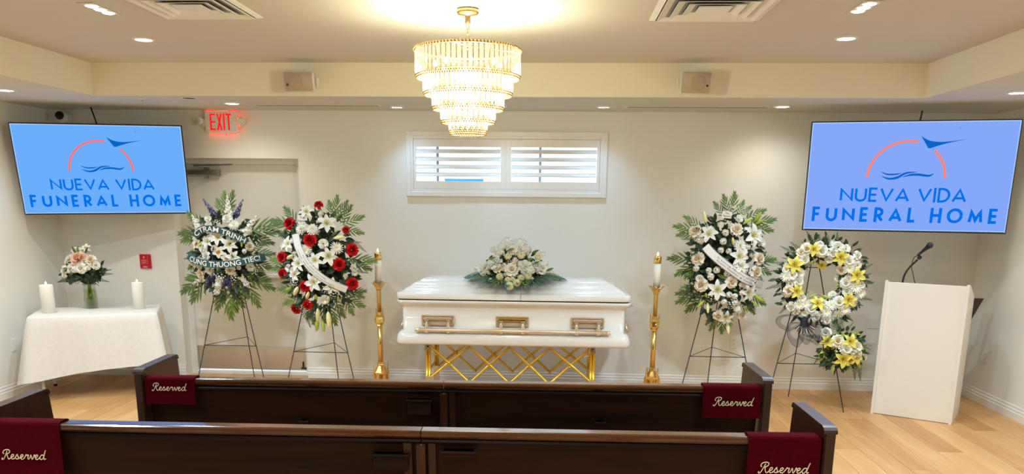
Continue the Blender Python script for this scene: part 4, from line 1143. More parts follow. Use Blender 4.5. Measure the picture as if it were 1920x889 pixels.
def cluster(key, name, m, n, seed, flat=.7, pr=.16, npet=5, spread=.40, el=30):
    r = random.Random(seed); b = MB()
    for k in range(n):
        zc = 1 - (k + .5) / n * (1.0); ph = math.acos(zc); az = k * 2.39996 + r.uniform(-.2, .2)
        nrm = Vector((math.sin(ph) * math.cos(az), math.sin(ph) * math.sin(az), math.cos(ph)))
        sp_ = spread * r.uniform(.88, 1.1)
        A = Matrix.Translation((nrm.x * sp_, nrm.y * sp_, nrm.z * sp_ * flat)) @ nrm.to_track_quat('Z', 'Y').to_matrix().to_4x4()
        q = MB()
        for j in range(npet): petal(q, 2*PI*j/npet + (.5 if k % 2 else 0) + r.uniform(-.15, .15), pr * r.uniform(.85, 1.1), pr * .42, el + 10, el - 22, 2, 2, .2, 'oval')
        b.add(q.v, q.f, 0, True, A)
    reg(key, name, b, m)
cluster('hyd', 'hydrangea', P_HYD, 34, 41, .8, .2, 4, .36, 34); cluster('blos', 'blossom_cluster', P_SMALL, 6, 42, .45, .27, 5, .26, 12); cluster('blos1', 'blossom', P_SMALL, 1, 43, .1, .5, 6, .0)
cluster('fill', 'filler_blossoms', P_SMALL, 18, 44, .8, .1, 4, .42)
b = MB()
for k in range(5): petal(b, 2*PI*k/5 + .3, .48, .17, 30, -5, 4, 2, .2, 'oval')
s = MB(); petal(s, -PI/2, .24, .12, 70, 10, 3, 2, .6, 'oval'); s.sphere((0, 0, .1), .05, 6, 4)
reg('orchid', 'orchid', b, P_ORCH, [('orchid_lip', s, mat('orchid_lip', srgb(196, 120, 40), .5, var=.3, vscale=20))])
def spike(key, name, m, n, seed, fl=.13):
    """flower spike along +X, length 1, facing +Z"""
    r = random.Random(seed); b = MB()
    b.tube([(0, 0, 0), (.5, 0, .02), (1.02, 0, 0)], [.014, .01, .004], 5, 1)
    for k in range(n):
        t = (k + .5) / n; az = k * 2.39996; sz = fl * (1.1 - .75 * t)
        A = Matrix.Translation((t, math.cos(az) * .1 * (1.15 - t), math.sin(az) * .1 * (1.15 - t))) @ Vector((.4, math.cos(az), math.sin(az) + .4)).to_track_quat('Z', 'Y').to_matrix().to_4x4() @ Matrix.Scale(sz, 4)
        q = MB()
        for j in range(5): petal(q, 2*PI*j/5 + r.random(), .9, .42, 40, 5, 2, 2, .3, 'oval')
        b.add(q.v, q.f, 0, True, A)
    FL[key] = (name, b.mesh(name, [m, LEAF]), [])
spike('delph', 'delphinium_spike', P_BLUE, 24, 51); spike('stock', 'stock_spike', P_SMALL, 26, 52, .16)
def bud(key, m, mt):
    """lily bud along +X, length 1"""
    b = MB(); A = Matrix.Rotation(R(90), 4, 'Y')
    b.lathe([(.03, 0), (.10, .12), (.15, .4), (.14, .65), (.09, .88), (.02, 1.0)], 9, 0, A)
    s = MB().tube([(-.35, 0, -.04), (0, 0, 0)], .03, 5)
    FL[key] = ('lily_bud', b.mesh('lily_bud', m), [('stem', s.mesh('stem', mt))])
P_BUDY = mat('bud_yellow', srgb(240, 238, 178), .5, var=.1, vscale=14, rnd=.15)
bud('budg', BUDG, LEAF); bud('budy', P_BUDY, LEAF)
def leafstrip(b, base, d, side, L, W, droop, nrm=Vector((0, 0, 1)), nseg=3, mi=0):
    """lance leaf from base along d, folded along its midrib"""
    d = d.normalized(); sd = nrm.cross(d).normalized(); vs = []; 
    for i in range(nseg + 1):
        t = i / nseg; w = W * max(.04, math.sin(PI * (.1 + .88 * t)) ** .8)
        c = base + d * (L * t) - nrm * (droop * L * t * t)
        vs += [c - sd * w + nrm * w * .35, c, c + sd * w + nrm * w * .35]
    fs = []
    for i in range(nseg):
        for j in range(2): fs.append((i*3+j, i*3+j+1, i*3+j+4, i*3+j+3))
    b.add(vs, fs, mi, True)
def frond(key, name, m, n, lw, ll, a0, a1, seed, droop=.25, taper=True):
    """frond along +X, length 1, upper face +Z"""
    r = random.Random(seed); b = MB()
    b.tube([(0, 0, 0), (.4, 0, .03), (.8, 0, .0), (1, 0, -.05)], [.012, .010, .006, .002], 5)
    for k in range(n):
        t = .12 + .88 * k / (n - 1)
        prof = (.55 + .45 * math.sin(PI * min(1, t * 1.05))) if taper else (1.1 - t * .9)
        for s in (-1, 1):
            a = R(a0 + (a1 - a0) * t) * s + r.uniform(-.08, .08)
            leafstrip(b, Vector((t, 0, .03 * math.sin(PI * t) - .05 * t * t)), Vector((math.cos(a), math.sin(a), .12)), s, ll * prof * r.uniform(.85, 1.1), lw, droop)
    leafstrip(b, Vector((.98, 0, -.05)), Vector((1, 0, 0)), 1, ll * .6, lw, droop)
    FL[key] = (name, b.mesh(name, m), [])
frond('palm', 'palm_frond', LEAF, 6, .046, .56, 58, 14, 61, .15)
frond('palmb', 'palm_frond', LEAFB, 10, .024, .46, 58, 14, 62, .25)
frond('fern', 'fern_frond', FERN, 14, .017, .27, 72, 36, 63, .1, False)
frond('ruscus', 'ruscus_stem', LEAF, 6, .045, .28, 55, 25, 64, .1, False)
b = MB(); leafstrip(b, Vector((0, 0, 0)), Vector((1, 0, 0)), 1, 1.0, .16, .15, nseg=5); FL['leaf'] = ('leaf', b.mesh('leaf', LEAF), [])

def put(key, parent, mtx):
    nm, me, subs = FL[key]
    o = link(nm, me, parent, mtx=mtx)
    for sn, sm in subs: link(sn, sm, o)
    return o
def facing(n, roll):
    return Vector(n).to_track_quat('Z', 'Y').to_matrix().to_4x4() @ Matrix.Rotation(roll, 4, 'Z')
def along(d, n):
    """frame with X along d and Z near n"""
    d = Vector(d).normalized(); n = Vector(n); y = n.cross(d).normalized(); z = d.cross(y)
    return Matrix((d, y, z)).transposed().to_4x4()
ELONG = ('delph', 'stock', 'budg', 'budy', 'palm', 'palmb', 'fern', 'ruscus', 'leaf')
class Arr:
    """a flower arrangement; positions are read off on a grid (g units per metre) about (gx, gy)"""
    def __init__(s, thing_, gx, gy, k, a, b, depth, lean=0.0, hole=None, seed=1):
        s.t = thing_; s.gx = gx; s.gy = gy; s.k = k; s.a = a; s.b = b; s.dep = depth; s.lean = lean; s.hole = hole; s.r = random.Random(seed)
    def xz(s, p):
        z = (s.gy - p[1]) * s.k; return (p[0] - s.gx) * s.k + s.lean * z, z
    def depth(s, x, z):
        if s.hole:   # ring: half-round tube
            rr = math.hypot(x, z); q = 1 - ((rr - s.hole[0]) / s.hole[1]) ** 2
            return -s.dep * math.sqrt(max(0.0, q))
        return -s.dep * math.sqrt(max(0.0, 1 - (x / s.a) ** 2 - (z / s.b) ** 2))
    def normal(s, x, z):
        if s.hole:
            rr = max(1e-4, math.hypot(x, z)); q = (rr - s.hole[0]) / s.hole[1] * .8
            return Vector((x / rr * q, -1, z / rr * q + .1))
        return Vector((x / s.a * .75, -1, z / s.b * .6 + .12))
    def flower(s, key, p, dia, lift=.0, roll=None):
        x, z = s.xz(p); y = s.depth(x, z) - lift - .012
        n = s.normal(x, z) + Vector((s.r.uniform(-.15, .15), 0, s.r.uniform(-.15, .15)))
        put(key, s.t, Matrix.Translation((x, y, z)) @ facing(n, s.r.uniform(0, 6) if roll is None else roll) @ Matrix.Scale(dia * s.k, 4))
    def line(s, key, p, q, lift=0.0, tip=-.03, wide=1.0):
        """a stem, bud or frond from grid point p to grid point q"""
        x0, z0 = s.xz(p); x1, z1 = s.xz(q)
        a = Vector((x0, s.depth(x0, z0) * .7 - lift, z0)); b_ = Vector((x1, s.depth(x1, z1) * .9 - lift + tip, z1))
        d = b_ - a
        put(key, s.t, Matrix.Translation(a) @ along(d, (0, -1, .25)) @ Matrix.Diagonal((d.length, d.length * wide, d.length * wide, 1)))
    def greens(s, n, size, m, name='foliage', seed=5, zs=1.0, oz=0.0):
        r = random.Random(seed); b = MB()
        for _ in range(n):
            if s.hole:
                an = r.uniform(0, 2 * PI); rr = s.hole[0] + s.hole[1] * r.uniform(-.95, .95); x, z = rr * math.cos(an), rr * math.sin(an)
            else:
                an = r.uniform(0, 2 * PI); rr = math.sqrt(r.random()); x, z = s.a * .86 * rr * math.cos(an), s.b * .86 * zs * rr * math.sin(an) + oz
            y = s.depth(x, z) * r.uniform(.45, .95)
            d = Vector((x / s.a + r.uniform(-.8, .8), -r.uniform(.1, .7), z / s.b + r.uniform(-.8, .8)))
            if d.length < .05: d = Vector((0, -1, 0))
            leafstrip(b, Vector((x, y, z)), d, 1, size * r.uniform(.6, 1.3), size * r.uniform(.16, .26), .25, Vector((r.uniform(-.3, .3), -1, r.uniform(-.1, .6))).normalized())
        o = b.build(name, m, s.t); tag(o, kind='stuff')
    def core(s, m, hole=False):
        """foam block behind the stems"""
        b = MB()
        if s.hole:
            b.tube([(s.hole[0] * math.cos(2*PI*k/32), -s.dep * .25, s.hole[0] * math.sin(2*PI*k/32)) for k in range(32)], s.hole[1] * .55, 8, closed=True)
        else: b.sphere((0, 0, 0), 1, 16, 10, sc=(s.a * .62, s.dep * .62, s.b * .62))
        b.build('foam_core', m, s.t)
FOAM = mat('foam_green', srgb(24, 34, 20), .9, var=.3, vscale=40)

def easel(x, y, label, h=1.48, half=.345, rear=.55, apexy=.17, barz=.42):
    t = thing('wire_easel', label, 'easel', (x, y, 0), 0, 'black wire flower easels')
    ap = Vector((0, apexy, h))
    P = lambda s, z: Vector((s * half * (1 - z / h) + s * .012 * z / h, apexy * z / h, z))
    for s in (-1, 1): MB().tube([P(s, 0), P(s, h)], .0044, 6).build('leg', WIRE, t)
    Q = lambda z: Vector((.02, rear + (apexy - rear) * z / h, z))
    MB().tube([Q(0), Q(h)], .0044, 6).build('leg', WIRE, t)
    m = MB(); a, b, c = P(-1, barz), P(1, barz), Q(barz + .02); m.tube([a, b], .0035, 5); m.build('front_bar', WIRE, t)
    MB().tube([a, c], .0028, 5).build('side_bar', WIRE, t); MB().tube([b, c], .0028, 5).build('side_bar', WIRE, t)
    for z in (.95, 1.25): MB().tube([P(-1, z), P(1, z)], .0035, 5).build('cross_bar', WIRE, t)
    return t
def ribbon(arr, pts, w, mats, lines, lift=.05, size=None, thick=0.0012, lean_w=None, weight=.0006, txt=None):
    """cloth band through grid points with printed lines of text"""
    loc = []
    for p in pts:
        x, z = arr.xz(p); loc.append(Vector((x, arr.depth(x, z) - lift, z)))
    c = bez(loc, 10); n = len(c)
    ln = [0.0]
    for i in range(1, n): ln.append(ln[-1] + (c[i] - c[i-1]).length)
    def frame(sx):
        sx = min(max(sx, 0), ln[-1] - 1e-6); i = 0
        while i < n - 2 and ln[i+1] < sx: i += 1
        f = (sx - ln[i]) / max(1e-6, ln[i+1] - ln[i]); p = c[i].lerp(c[i+1], f)
        a = (c[min(i+1, n-1)] - c[max(i-1, 0)]).normalized(); b_ = (c[min(i+2, n-1)] - c[i]).normalized()
        tg = a.lerp(b_, f).normalized(); up_ = Vector((0, -1, 0)).cross(tg)
        up_ = -up_ if up_.z < 0 and abs(up_.z) > .1 else up_
        return p, tg, up_.normalized()
    def P(sx, v, o):
        p, tg, u = frame(sx); nn = tg.cross(u)
        if nn.y > 0: nn = -nn
        return p + u * v + nn * (o + .002 * (1 - (2 * v / w) ** 2))
    N = 40; m = MB(); rows = 4
    grid = [[P(ln[-1] * i / N, w * (-.5 + j / rows), 0) for j in range(rows + 1)] for i in range(N + 1)]
    m.add([p for r_ in grid for p in r_], [(i*(rows+1)+j, i*(rows+1)+j+1, (i+1)*(rows+1)+j+1, (i+1)*(rows+1)+j) for i in range(N) for j in range(rows)], 0, True)
    o = m.build('ribbon', mats[0], arr.t)
    if mats[2] is not None:
        e = MB()
        for v in (-.46, .46):
            g = [[P(ln[-1] * i / N, w * v + dv, .0012) for dv in (-.0012, .0012)] for i in range(N + 1)]
            e.add([p for r_ in g for p in r_], [(2*i, 2*i+1, 2*i+3, 2*i+2) for i in range(N)])
        e.build('ribbon_edge', mats[2], o)
    for (s_, v0, h_, fit) in lines:
        vs, fs = text_verts(s_, h_, weight)
        xs = [v.x for v in vs]; x0, x1 = min(xs), max(xs); sc = fit * ln[-1] / (x1 - x0)
        tb = MB().add([P(ln[-1] / 2 + (v.x - (x0 + x1) / 2) * sc, v0 + v.y, .006) for v in vs], fs)
        tb.build('lettering', mats[1], o)
    return o
def card(arr, p, w, h, words, lift=.03, rot=0.0):
    x, z = arr.xz(p); y = arr.depth(x, z) - lift
    A = Matrix.Translation((x, y, z)) @ Matrix.Rotation(rot, 4, 'Y')
    c = link('name_card', MB().bbox(-w/2, w/2, -.001, .001, -h/2, h/2, .0004).mesh('name_card', mat('card_paper', srgb(248, 246, 240), .7, var=.02)), arr.t, mtx=A)
    m = MB()
    for k, s_ in enumerate(words):
        vs, fs = text_verts(s_, h * .36, .0002); m.add([(v.x, -.0016, v.y + h * (.2 - .38 * k)) for v in vs], fs)
    if words: m.build('lettering', mat('ink', srgb(60, 56, 60), .7), c)
    MB().tube([(0, .003, -h/2 + .01), (0, .03, -h/2 - .06)], .0015, 4).build('card_pick', PLASTIC, c)

RIB_W = mat('white_satin', srgb(238, 236, 232), .4, var=.02); RIB_E = mat('ribbon_ink', srgb(50, 48, 54), .6, var=.05)
RIB_T = mat('teal_satin', srgb(42, 82, 84), .35, var=.15, vscale=12); RIB_TX = mat('ribbon_white_ink', srgb(245, 245, 238), .5, var=.02); RIB_TE = mat('teal_edge', srgb(120, 150, 146), .5, var=.05)

# ------------------------------------------------------------------ spray 1: white and blue with teal ribbons
easel(-3.075, 7.36, 'black wire easel holding the spray with two teal ribbons in front of the door')
t = thing('standing_spray', 'white and blue flower spray with two teal lettered ribbons', 'flower spray', (-3.02, 7.40, 1.272), 0, 'standing flower sprays')
S = Arr(t, 370, 445, .00503 / 3.705, .34, .42, .15, .07, seed=1)
S.core(FOAM); S.greens(230, .085, LEAFD, seed=1)
for p, q in (((370, 190), (345, 55)), ((375, 180), (395, 50)), ((350, 200), (300, 95)), ((240, 285), (62, 300)), ((240, 300), (75, 345)), ((230, 260), (110, 180)), ((480, 280), (680, 235)), ((500, 290), (675, 285)), ((480, 300), (640, 350)), ((520, 430), (655, 430)), ((530, 400), (612, 365)), ((520, 480), (650, 520)),
             ((250, 570), (75, 680)), ((260, 580), (130, 735)), ((230, 560), (95, 600)), ((200, 470), (105, 530)), ((380, 590), (300, 780)), ((385, 600), (385, 830)), ((410, 590), (460, 760)), ((420, 580), (510, 700)), ((490, 560), (650, 650)), ((490, 580), (565, 755)), ((480, 590), (625, 600)), ((430, 620), (425, 790)), ((530, 500), (610, 560))):
    S.line('palm', p, q, wide=.85)
for p, q in (((300, 190), (205, 75)), ((430, 190), (475, 75)), ((170, 465), (70, 470)), ((290, 580), (205, 700)), ((560, 480), (640, 470))): S.line('delph', p, q, .02)
for p in ((395, 630), (250, 640), (290, 610), (300, 440), (370, 640), (410, 655)): S.flower('blos', p, 62, .02) if False else S.line('delph', p, (p[0] + 25, p[1] - 60), .05)
for p, q in (((190, 285), (130, 175)), ((200, 290), (165, 200)), ((500, 300), (575, 180)), ((500, 300), (545, 230)), ((340, 580), (300, 705)), ((345, 590), (335, 700)), ((480, 580), (545, 660)), ((240, 590), (130, 640)), ((385, 170), (372, 45))): S.line('stock', p, q, .03)
for k, p, d in (('wrose', (388, 200), 66), ('mum', (438, 243), 78), ('lily', (345, 325), 112), ('lily2', (275, 350), 100), ('lily', (420, 365), 116), ('orchid', (350, 415), 92), ('rose', (545, 380), 62), ('carn', (230, 400), 56), ('orchid', (185, 365), 92), ('rose', (152, 495), 60), ('rose', (207, 568), 66), ('rose', (425, 537), 68), ('carn', (550, 515), 72), ('wrose', (260, 442), 60), ('mum', (285, 535), 80), ('carn', (255, 205), 62), ('carn', (265, 245), 60), ('lily2', (445, 450), 96), ('orchid', (400, 455), 80), ('carn', (205, 515), 56), ('blos', (530, 280), 70), ('blos', (150, 230), 62), ('blos', (180, 260), 58), ('blos', (515, 410), 50), ('blos', (330, 640), 70), ('blos', (310, 690), 64), ('blos', (520, 630), 60), ('blos', (190, 610), 48), ('blos', (490, 215), 48), ('blos', (480, 520), 46), ('fill', (360, 590), 80), ('fill', (450, 590), 66), ('fill', (320, 230), 60), ('fill', (240, 470), 50), ('blos1', (460, 560), 34), ('blos', (160, 335), 50), ('rose', (320, 395), 52)):
    S.flower(k, p, d, .015)
for p, q in (((330, 540), (345, 515)), ((490, 350), (505, 380)), ((150, 405), (125, 415)), ((235, 345), (205, 380))): S.line('budg', p, q, .04)
card(S, (390, 128), .125, .065, ['From all'], .03)
ribbon(S, [(188, 315), (240, 272), (315, 265), (400, 282), (470, 310), (548, 345)], .062, (RIB_T, RIB_TX, RIB_TE), [('CTRAM TRINH', -.002, .062, .93)], .10, weight=.0012)
ribbon(S, [(132, 440), (175, 465), (260, 487), (370, 495), (480, 485), (570, 462), (645, 448)], .066, (RIB_T, RIB_TX, RIB_TE), [('CUNG THUONG TIEC!', -.002, .064, .86)], .10, weight=.0012)

# ------------------------------------------------------------------ spray 2: red and white
easel(-2.135, 7.12, 'black wire easel holding the red and white spray', barz=.42)
t = thing('standing_spray', 'red and white flower spray with a white sash', 'flower spray', (-2.085, 7.15, 1.232), 0, 'standing flower sprays')
S = Arr(t, 345, 435, .00478 / 3.419, .36, .50, .16, .045, seed=2)
S.core(FOAM); S.greens(290, .085, LEAFD, seed=2)
for p, q in (((430, 170), (400, 70)), ((440, 170), (445, 45)), ((450, 170), (500, 70)), ((470, 190), (525, 95)), ((480, 200), (590, 150)), ((220, 220), (65, 180)), ((220, 240), (100, 260)), ((220, 200), (130, 110)), ((480, 220), (590, 240)), ((520, 400), (665, 415)), ((520, 410), (640, 460)), ((180, 440), (45, 420)), ((180, 450), (55, 475)), ((480, 620), (605, 610)), ((480, 640), (600, 695)), ((490, 640), (545, 740)), ((500, 600), (600, 640)), ((250, 640), (125, 690)), ((230, 600), (95, 605)), ((330, 660), (265, 770)), ((330, 670), (300, 800)), ((370, 670), (375, 790)), ((400, 660), (435, 800)), ((440, 660), (490, 760))):
    S.line('palm', p, q, wide=.85)
for p, q in (((520, 300), (600, 300)), ((530, 470), (640, 490)), ((230, 690), (275, 835)), ((480, 680), (485, 770)), ((130, 350), (85, 345)), ((400, 160), (350, 100)), ((560, 300), (630, 355))): S.line('fern', p, q, .01)
for p, d in (((333, 75), 58), ((155, 188), 80), ((310, 285), 86), ((518, 225), 48), ((560, 345), 82), ((115, 395), 72), ((488, 432), 82), ((115, 498), 66), ((562, 555), 80), ((275, 572), 74), ((283, 690), 66), ((187, 728), 72)): S.flower('red', p, d, .025)
for k, p, d in (('lily', (270, 120), 100), ('lily', (405, 190), 125), ('lily2', (165, 315), 100), ('lily', (240, 430), 116), ('lily2', (345, 410), 112), ('lily', (425, 385), 122), ('lily2', (335, 545), 124), ('lily', (210, 500), 90), ('lily2', (440, 565), 110), ('mum', (247, 220), 80), ('mum', (322, 225), 84), ('daisy', (472, 333), 88), ('carn', (390, 310), 80), ('daisy', (285, 350), 88), ('carn', (570, 460), 60), ('carn', (575, 490), 50), ('carn', (395, 655), 76), ('carn', (130, 330), 66), ('carn', (165, 462), 64), ('blos', (360, 125), 52), ('fill', (400, 590), 60), ('blos', (525, 505), 44), ('fill', (350, 480), 60), ('fill', (200, 550), 60), ('fill', (450, 620), 60), ('blos', (310, 470), 50), ('blos', (205, 370), 46)):
    S.flower(k, p, d, .015)
for p, q, k in (((150, 405), (205, 378), 'budy'), ((445, 275), (520, 262), 'budy'), ((175, 585), (130, 605), 'budg'), ((190, 635), (235, 575), 'budy'), ((275, 655), (305, 605), 'budy'), ((340, 660), (348, 620), 'budg'), ((415, 675), (428, 630), 'budy'), ((480, 665), (485, 630), 'budg'), ((345, 715), (338, 808), 'budy'), ((408, 735), (414, 845), 'budy'), ((335, 780), (328, 868), 'budg'), ((360, 790), (378, 870), 'budg')): S.line(k, p, q, .05)
for p in ((430, 262), (320, 130), (260, 480), (500, 500), (300, 500)): S.line('leaf', p, (p[0] + 40, p[1] - 30), .02)
card(S, (250, 162), .085, .072, ['The', 'Nguyen'], .035)
ribbon(S, [(215, 250), (240, 330), (290, 420), (360, 490), (440, 545), (535, 592)], .066, (RIB_W, RIB_E, RIB_E), [('From the Family', .010, .011, .42), ('With deepest sympathy', -.012, .011, .6)], .06, weight=0.0)

# ------------------------------------------------------------------ spray 3: all white
easel(1.483, 7.27, 'black wire easel holding the all white spray right of the casket')
t = thing('standing_spray', 'all white rose and lily spray with a white sash right of the casket', 'flower spray', (1.459, 7.30, 1.244), 0, 'standing flower sprays')
S = Arr(t, 310, 425, .00472 / 3.175, .36, .50, .16, -.068, seed=3)
S.core(FOAM); S.greens(290, .085, LEAFD, seed=3)
for p, q in (((370, 130), (382, 22)), ((350, 130), (325, 35)), ((320, 140), (275, 70)), ((400, 130), (430, 60)), ((420, 130), (470, 85)), ((440, 150), (540, 105)), ((460, 180), (590, 155)), ((460, 190), (580, 210)), ((180, 220), (60, 200)), ((190, 230), (75, 245)), ((190, 200), (110, 150)), ((170, 385), (28, 385)), ((170, 400), (60, 470)), ((170, 395), (100, 480)), ((480, 410), (600, 385)), ((490, 420), (580, 460)), ((200, 570), (70, 590)), ((200, 580), (70, 635)), ((220, 580), (120, 680)), ((190, 540), (90, 550)), ((460, 590), (550, 640)), ((450, 610), (495, 690)), ((290, 680), (230, 760)), ((300, 690), (250, 790)), ((310, 690), (310, 805)), ((350, 690), (345, 790)), ((400, 650), (480, 680)), ((520, 370), (560, 345))):
    S.line('palm', p, q, wide=.85)
for p, q in (((200, 260), (85, 270)), ((190, 290), (120, 340)), ((500, 420), (590, 380)), ((500, 450), (550, 510)), ((330, 120), (300, 50)), ((460, 150), (480, 100)), ((250, 160), (200, 120))): S.line('fern', p, q, .01)
for k, p, d in (('rose', (378, 208), 80), ('rose', (150, 222), 78), ('rose', (157, 378), 82), ('rose', (175, 530), 84), ('rose', (345, 508), 76), ('rose', (492, 452), 80), ('rose', (510, 375), 78), ('rose', (430, 710), 66), ('rose', (278, 712), 68), ('rose', (515, 200), 62), ('lily', (220, 240), 110), ('lily2', (470, 245), 140), ('lily', (385, 360), 122), ('lily2', (265, 555), 122), ('lily', (445, 570), 112), ('lily2', (320, 720), 96), ('lily', (395, 415), 104), ('mum', (395, 300), 84), ('carn', (370, 80), 70), ('carn', (395, 150), 66), ('carn', (530, 290), 70),
                ('blos', (315, 225), 60), ('blos', (285, 325), 54), ('blos', (300, 275), 60), ('blos', (330, 330), 50), ('blos', (225, 480), 62), ('blos', (260, 440), 60), ('blos', (405, 525), 48), ('blos', (335, 585), 56), ('blos', (368, 595), 52), ('blos', (305, 630), 56), ('blos', (395, 675), 62), ('blos', (370, 635), 50), ('blos', (470, 350), 56), ('blos', (240, 215), 54), ('blos', (165, 270), 56), ('blos', (145, 435), 56), ('blos', (215, 445), 54), ('blos', (290, 180), 60), ('blos', (320, 460), 56), ('blos', (430, 440), 50), ('blos', (445, 305), 54), ('blos', (345, 180), 40), ('blos', (410, 575), 46), ('fill', (300, 400), 70), ('fill', (240, 600), 70), ('fill', (480, 520), 60), ('fill', (350, 640), 60), ('carn', (165, 495), 60)):
    S.flower(k, p, d, .015)
for p, q, k in (((210, 175), (198, 105), 'budy'), ((420, 178), (478, 142), 'budg'), ((362, 300), (348, 252), 'budy'), ((195, 620), (150, 665), 'budg'), ((213, 635), (212, 698), 'budy'), ((490, 590), (550, 628), 'budg'), ((495, 180), (548, 152), 'budg'), ((490, 170), (530, 110), 'budg'), ((205, 605), (195, 575), 'budg'), ((480, 625), (515, 660), 'budg'), ((437, 680), (436, 650), 'budg'), ((338, 755), (342, 830), 'budy')): S.line(k, p, q, .05)
for p in ((280, 500), (270, 470), (330, 540), (420, 640)): S.line('leaf', p, (p[0] + 50, p[1] + 20), .02)
card(S, (328, 126), .085, .058, ['The', 'Nguyen'], .035, R(6))
ribbon(S, [(195, 305), (235, 350), (300, 405), (370, 455), (440, 497), (545, 530)], .075, (RIB_W, RIB_E, RIB_E), [('In Loving Memory of Dad', .012, .017, .60), ('From: Nathan & Family', -.014, .017, .56)], .06, weight=0.0)

# ------------------------------------------------------------------ wreath
easel(2.205, 7.02, 'black wire easel holding the round wreath beside the lectern', 1.5, .345, .56, .18)
t = thing('flower_wreath', 'round wreath of white and yellow flowers with a black tulle bow', 'wreath', (2.25, 7.06, 1.152), 0)
K = .00452 / 2.47
S = Arr(t, 264, 240, K, .36, .36, .085, -.08, hole=(.268, .115), seed=4)
S.core(FOAM); S.greens(330, .06, LEAFD, seed=4)
for k in range(34):
    a = 2 * PI * k / 34 + .05; r0, r1 = 140, 226 + 20 * math.sin(k * 2.3)
    if 225 < math.degrees(a) % 360 < 262: continue
    S.line('fern', (264 + r0 * math.cos(a), 240 - r0 * .95 * math.sin(a)), (264 + r1 * math.cos(a + .12), 240 - r1 * .92 * math.sin(a + .12)), .01)
for k in range(9):
    a = 2 * PI * k / 9 + .2
    S.line('fern', (264 + 125 * math.cos(a), 240 - 125 * math.sin(a)), (264 + 80 * math.cos(a + .2), 240 - 80 * math.sin(a + .2)), .01)
for p, d in (((130, 165), 92), ((215, 95), 74), ((335, 130), 84), ((410, 210), 88), ((375, 322), 82), ((235, 345), 86), ((137, 287), 80), ((265, 165), 62)): S.flower('ylily', p, d * .92, .022)
for k, p, d in (('wrose', (175, 140), 50), ('wrose', (250, 100), 64), ('rose', (185, 95), 56), ('carn', (325, 85), 70), ('carn', (360, 92), 56), ('wrose', (300, 110), 52), ('carn', (290, 140), 50), ('wrose', (375, 145), 54), ('daisy', (380, 178), 62), ('carn', (415, 165), 44), ('wrose', (415, 120), 44), ('rose', (350, 190), 44), ('wrose', (370, 245), 58), ('daisy', (405, 265), 66), ('daisy', (430, 290), 60), ('carn', (400, 240), 40), ('wrose', (335, 335), 62), ('carn', (315, 305), 48), ('daisy', (360, 365), 64), ('daisy', (300, 350), 62), ('wrose', (280, 415), 52), ('daisy', (275, 380), 60), ('wrose', (205, 365), 56), ('wrose', (230, 400), 50), ('daisy', (330, 390), 54), ('daisy', (180, 345), 56), ('daisy', (150, 350), 56), ('wrose', (120, 360), 50), ('carn', (165, 320), 52), ('rose', (105, 285), 52), ('wrose', (150, 240), 56), ('daisy', (95, 220), 58), ('carn', (120, 215), 60), ('daisy', (160, 205), 50), ('carn', (95, 190), 44), ('rose', (140, 380), 40), ('wrose', (265, 345), 46), ('daisy', (195, 60 + 40), 40), ('carn', (435, 255), 44), ('wrose', (345, 230), 40), ('carn', (245, 75), 46), ('rose', (160, 110), 44), ('carn', (400, 320), 42)):
    S.flower(k, p, d, .012)
for k in range(26):   # smaller blossoms filling the ring
    a = 2 * PI * k / 26 + .1; rr = (118, 150, 172)[k % 3]
    S.flower(('blos', 'carn', 'daisy')[k % 3] if k % 4 else 'wrose', (264 + rr * math.cos(a), 240 - rr * math.sin(a)), 46, -.006)
for p, q in (((200, 170), (215, 145)), ((265, 310), (300, 318)), ((205, 320), (235, 300)), ((325, 265), (345, 255))): S.line('budg', p, q, .03)
# sheer black bow at the lower left
TULLE = sheer_mat('black_tulle', (.05, .04, .06), .4); TULLED = sheer_mat('black_tulle_gathered', (.012, .012, .02), .92)
bw = link('bow', MB().sphere((0, 0, 0), .028, 10, 8, sc=(1.2, .8, 1.5)).mesh('bow', TULLED), t)
bx, bz = S.xz((175, 425)); bw.location = (bx, -.12, bz)
loops = [((-.02, 0), (-.12, .06), (-.235, .03), (-.23, -.03), (-.12, -.08)), ((-.02, -.01), (-.13, -.02), (-.135, -.14), (-.05, -.215), (.0, -.12)), ((-.01, -.02), (-.05, -.11), (.02, -.19), (.07, -.10), (.03, -.03)), ((.01, 0), (.05, -.12), (.11, -.15), (.12, -.06), (.05, -.01)), ((.02, .01), (.11, -.02), (.2, -.09), (.16, -.17), (.09, -.12)), ((0, 0), (.02, .05), (.1, .05), (.13, .0), (.06, -.02))]
for li, lp in enumerate(loops):
    c = bez([(p[0], -.01 * li, p[1]) for p in lp] + [(0, .0, 0)], 7); n = len(c)
    m = MB(); W = .085
    cen = Vector((sum(p.x for p in c) / n, 0, sum(p.z for p in c) / n))
    vs = []
    for i, p in enumerate(c):
        f = math.sin(PI * i / (n - 1)); wv = .010 * math.sin(i * 1.1 + li)
        inn = p.lerp(cen, .55 * f); vs += [(p.x, p.y - W * .5 * f + wv, p.z), (p.x * .97, p.y + wv * .4, p.z * .97), (inn.x, p.y + W * .3 * f - wv, inn.z)]
    m.add(vs, [(i*3+j, i*3+j+1, i*3+j+4, i*3+j+3) for i in range(n - 1) for j in range(2)], 0, True)
    lo = m.build('bow_loop', TULLE, bw)
    MB().tube([Vector((p.x, p.y - W * .5 * math.sin(PI * i / (n - 1)) + .010 * math.sin(i * 1.1 + li), p.z)) for i, p in enumerate(c)], .0016, 4).build('hem', TULLED, bw)
m = MB()
for k in range(9):
    a = -2.6 + k * .26; m.tube(bez([(0, -.02, 0), (.06 * math.cos(a), -.04, .06 * math.sin(a)), (.11 * math.cos(a + .1), -.045, .11 * math.sin(a + .1))], 4), [.006] * 4 + [.004] * 4 + [.001], 5)
m.build('gathers', TULLED, bw)

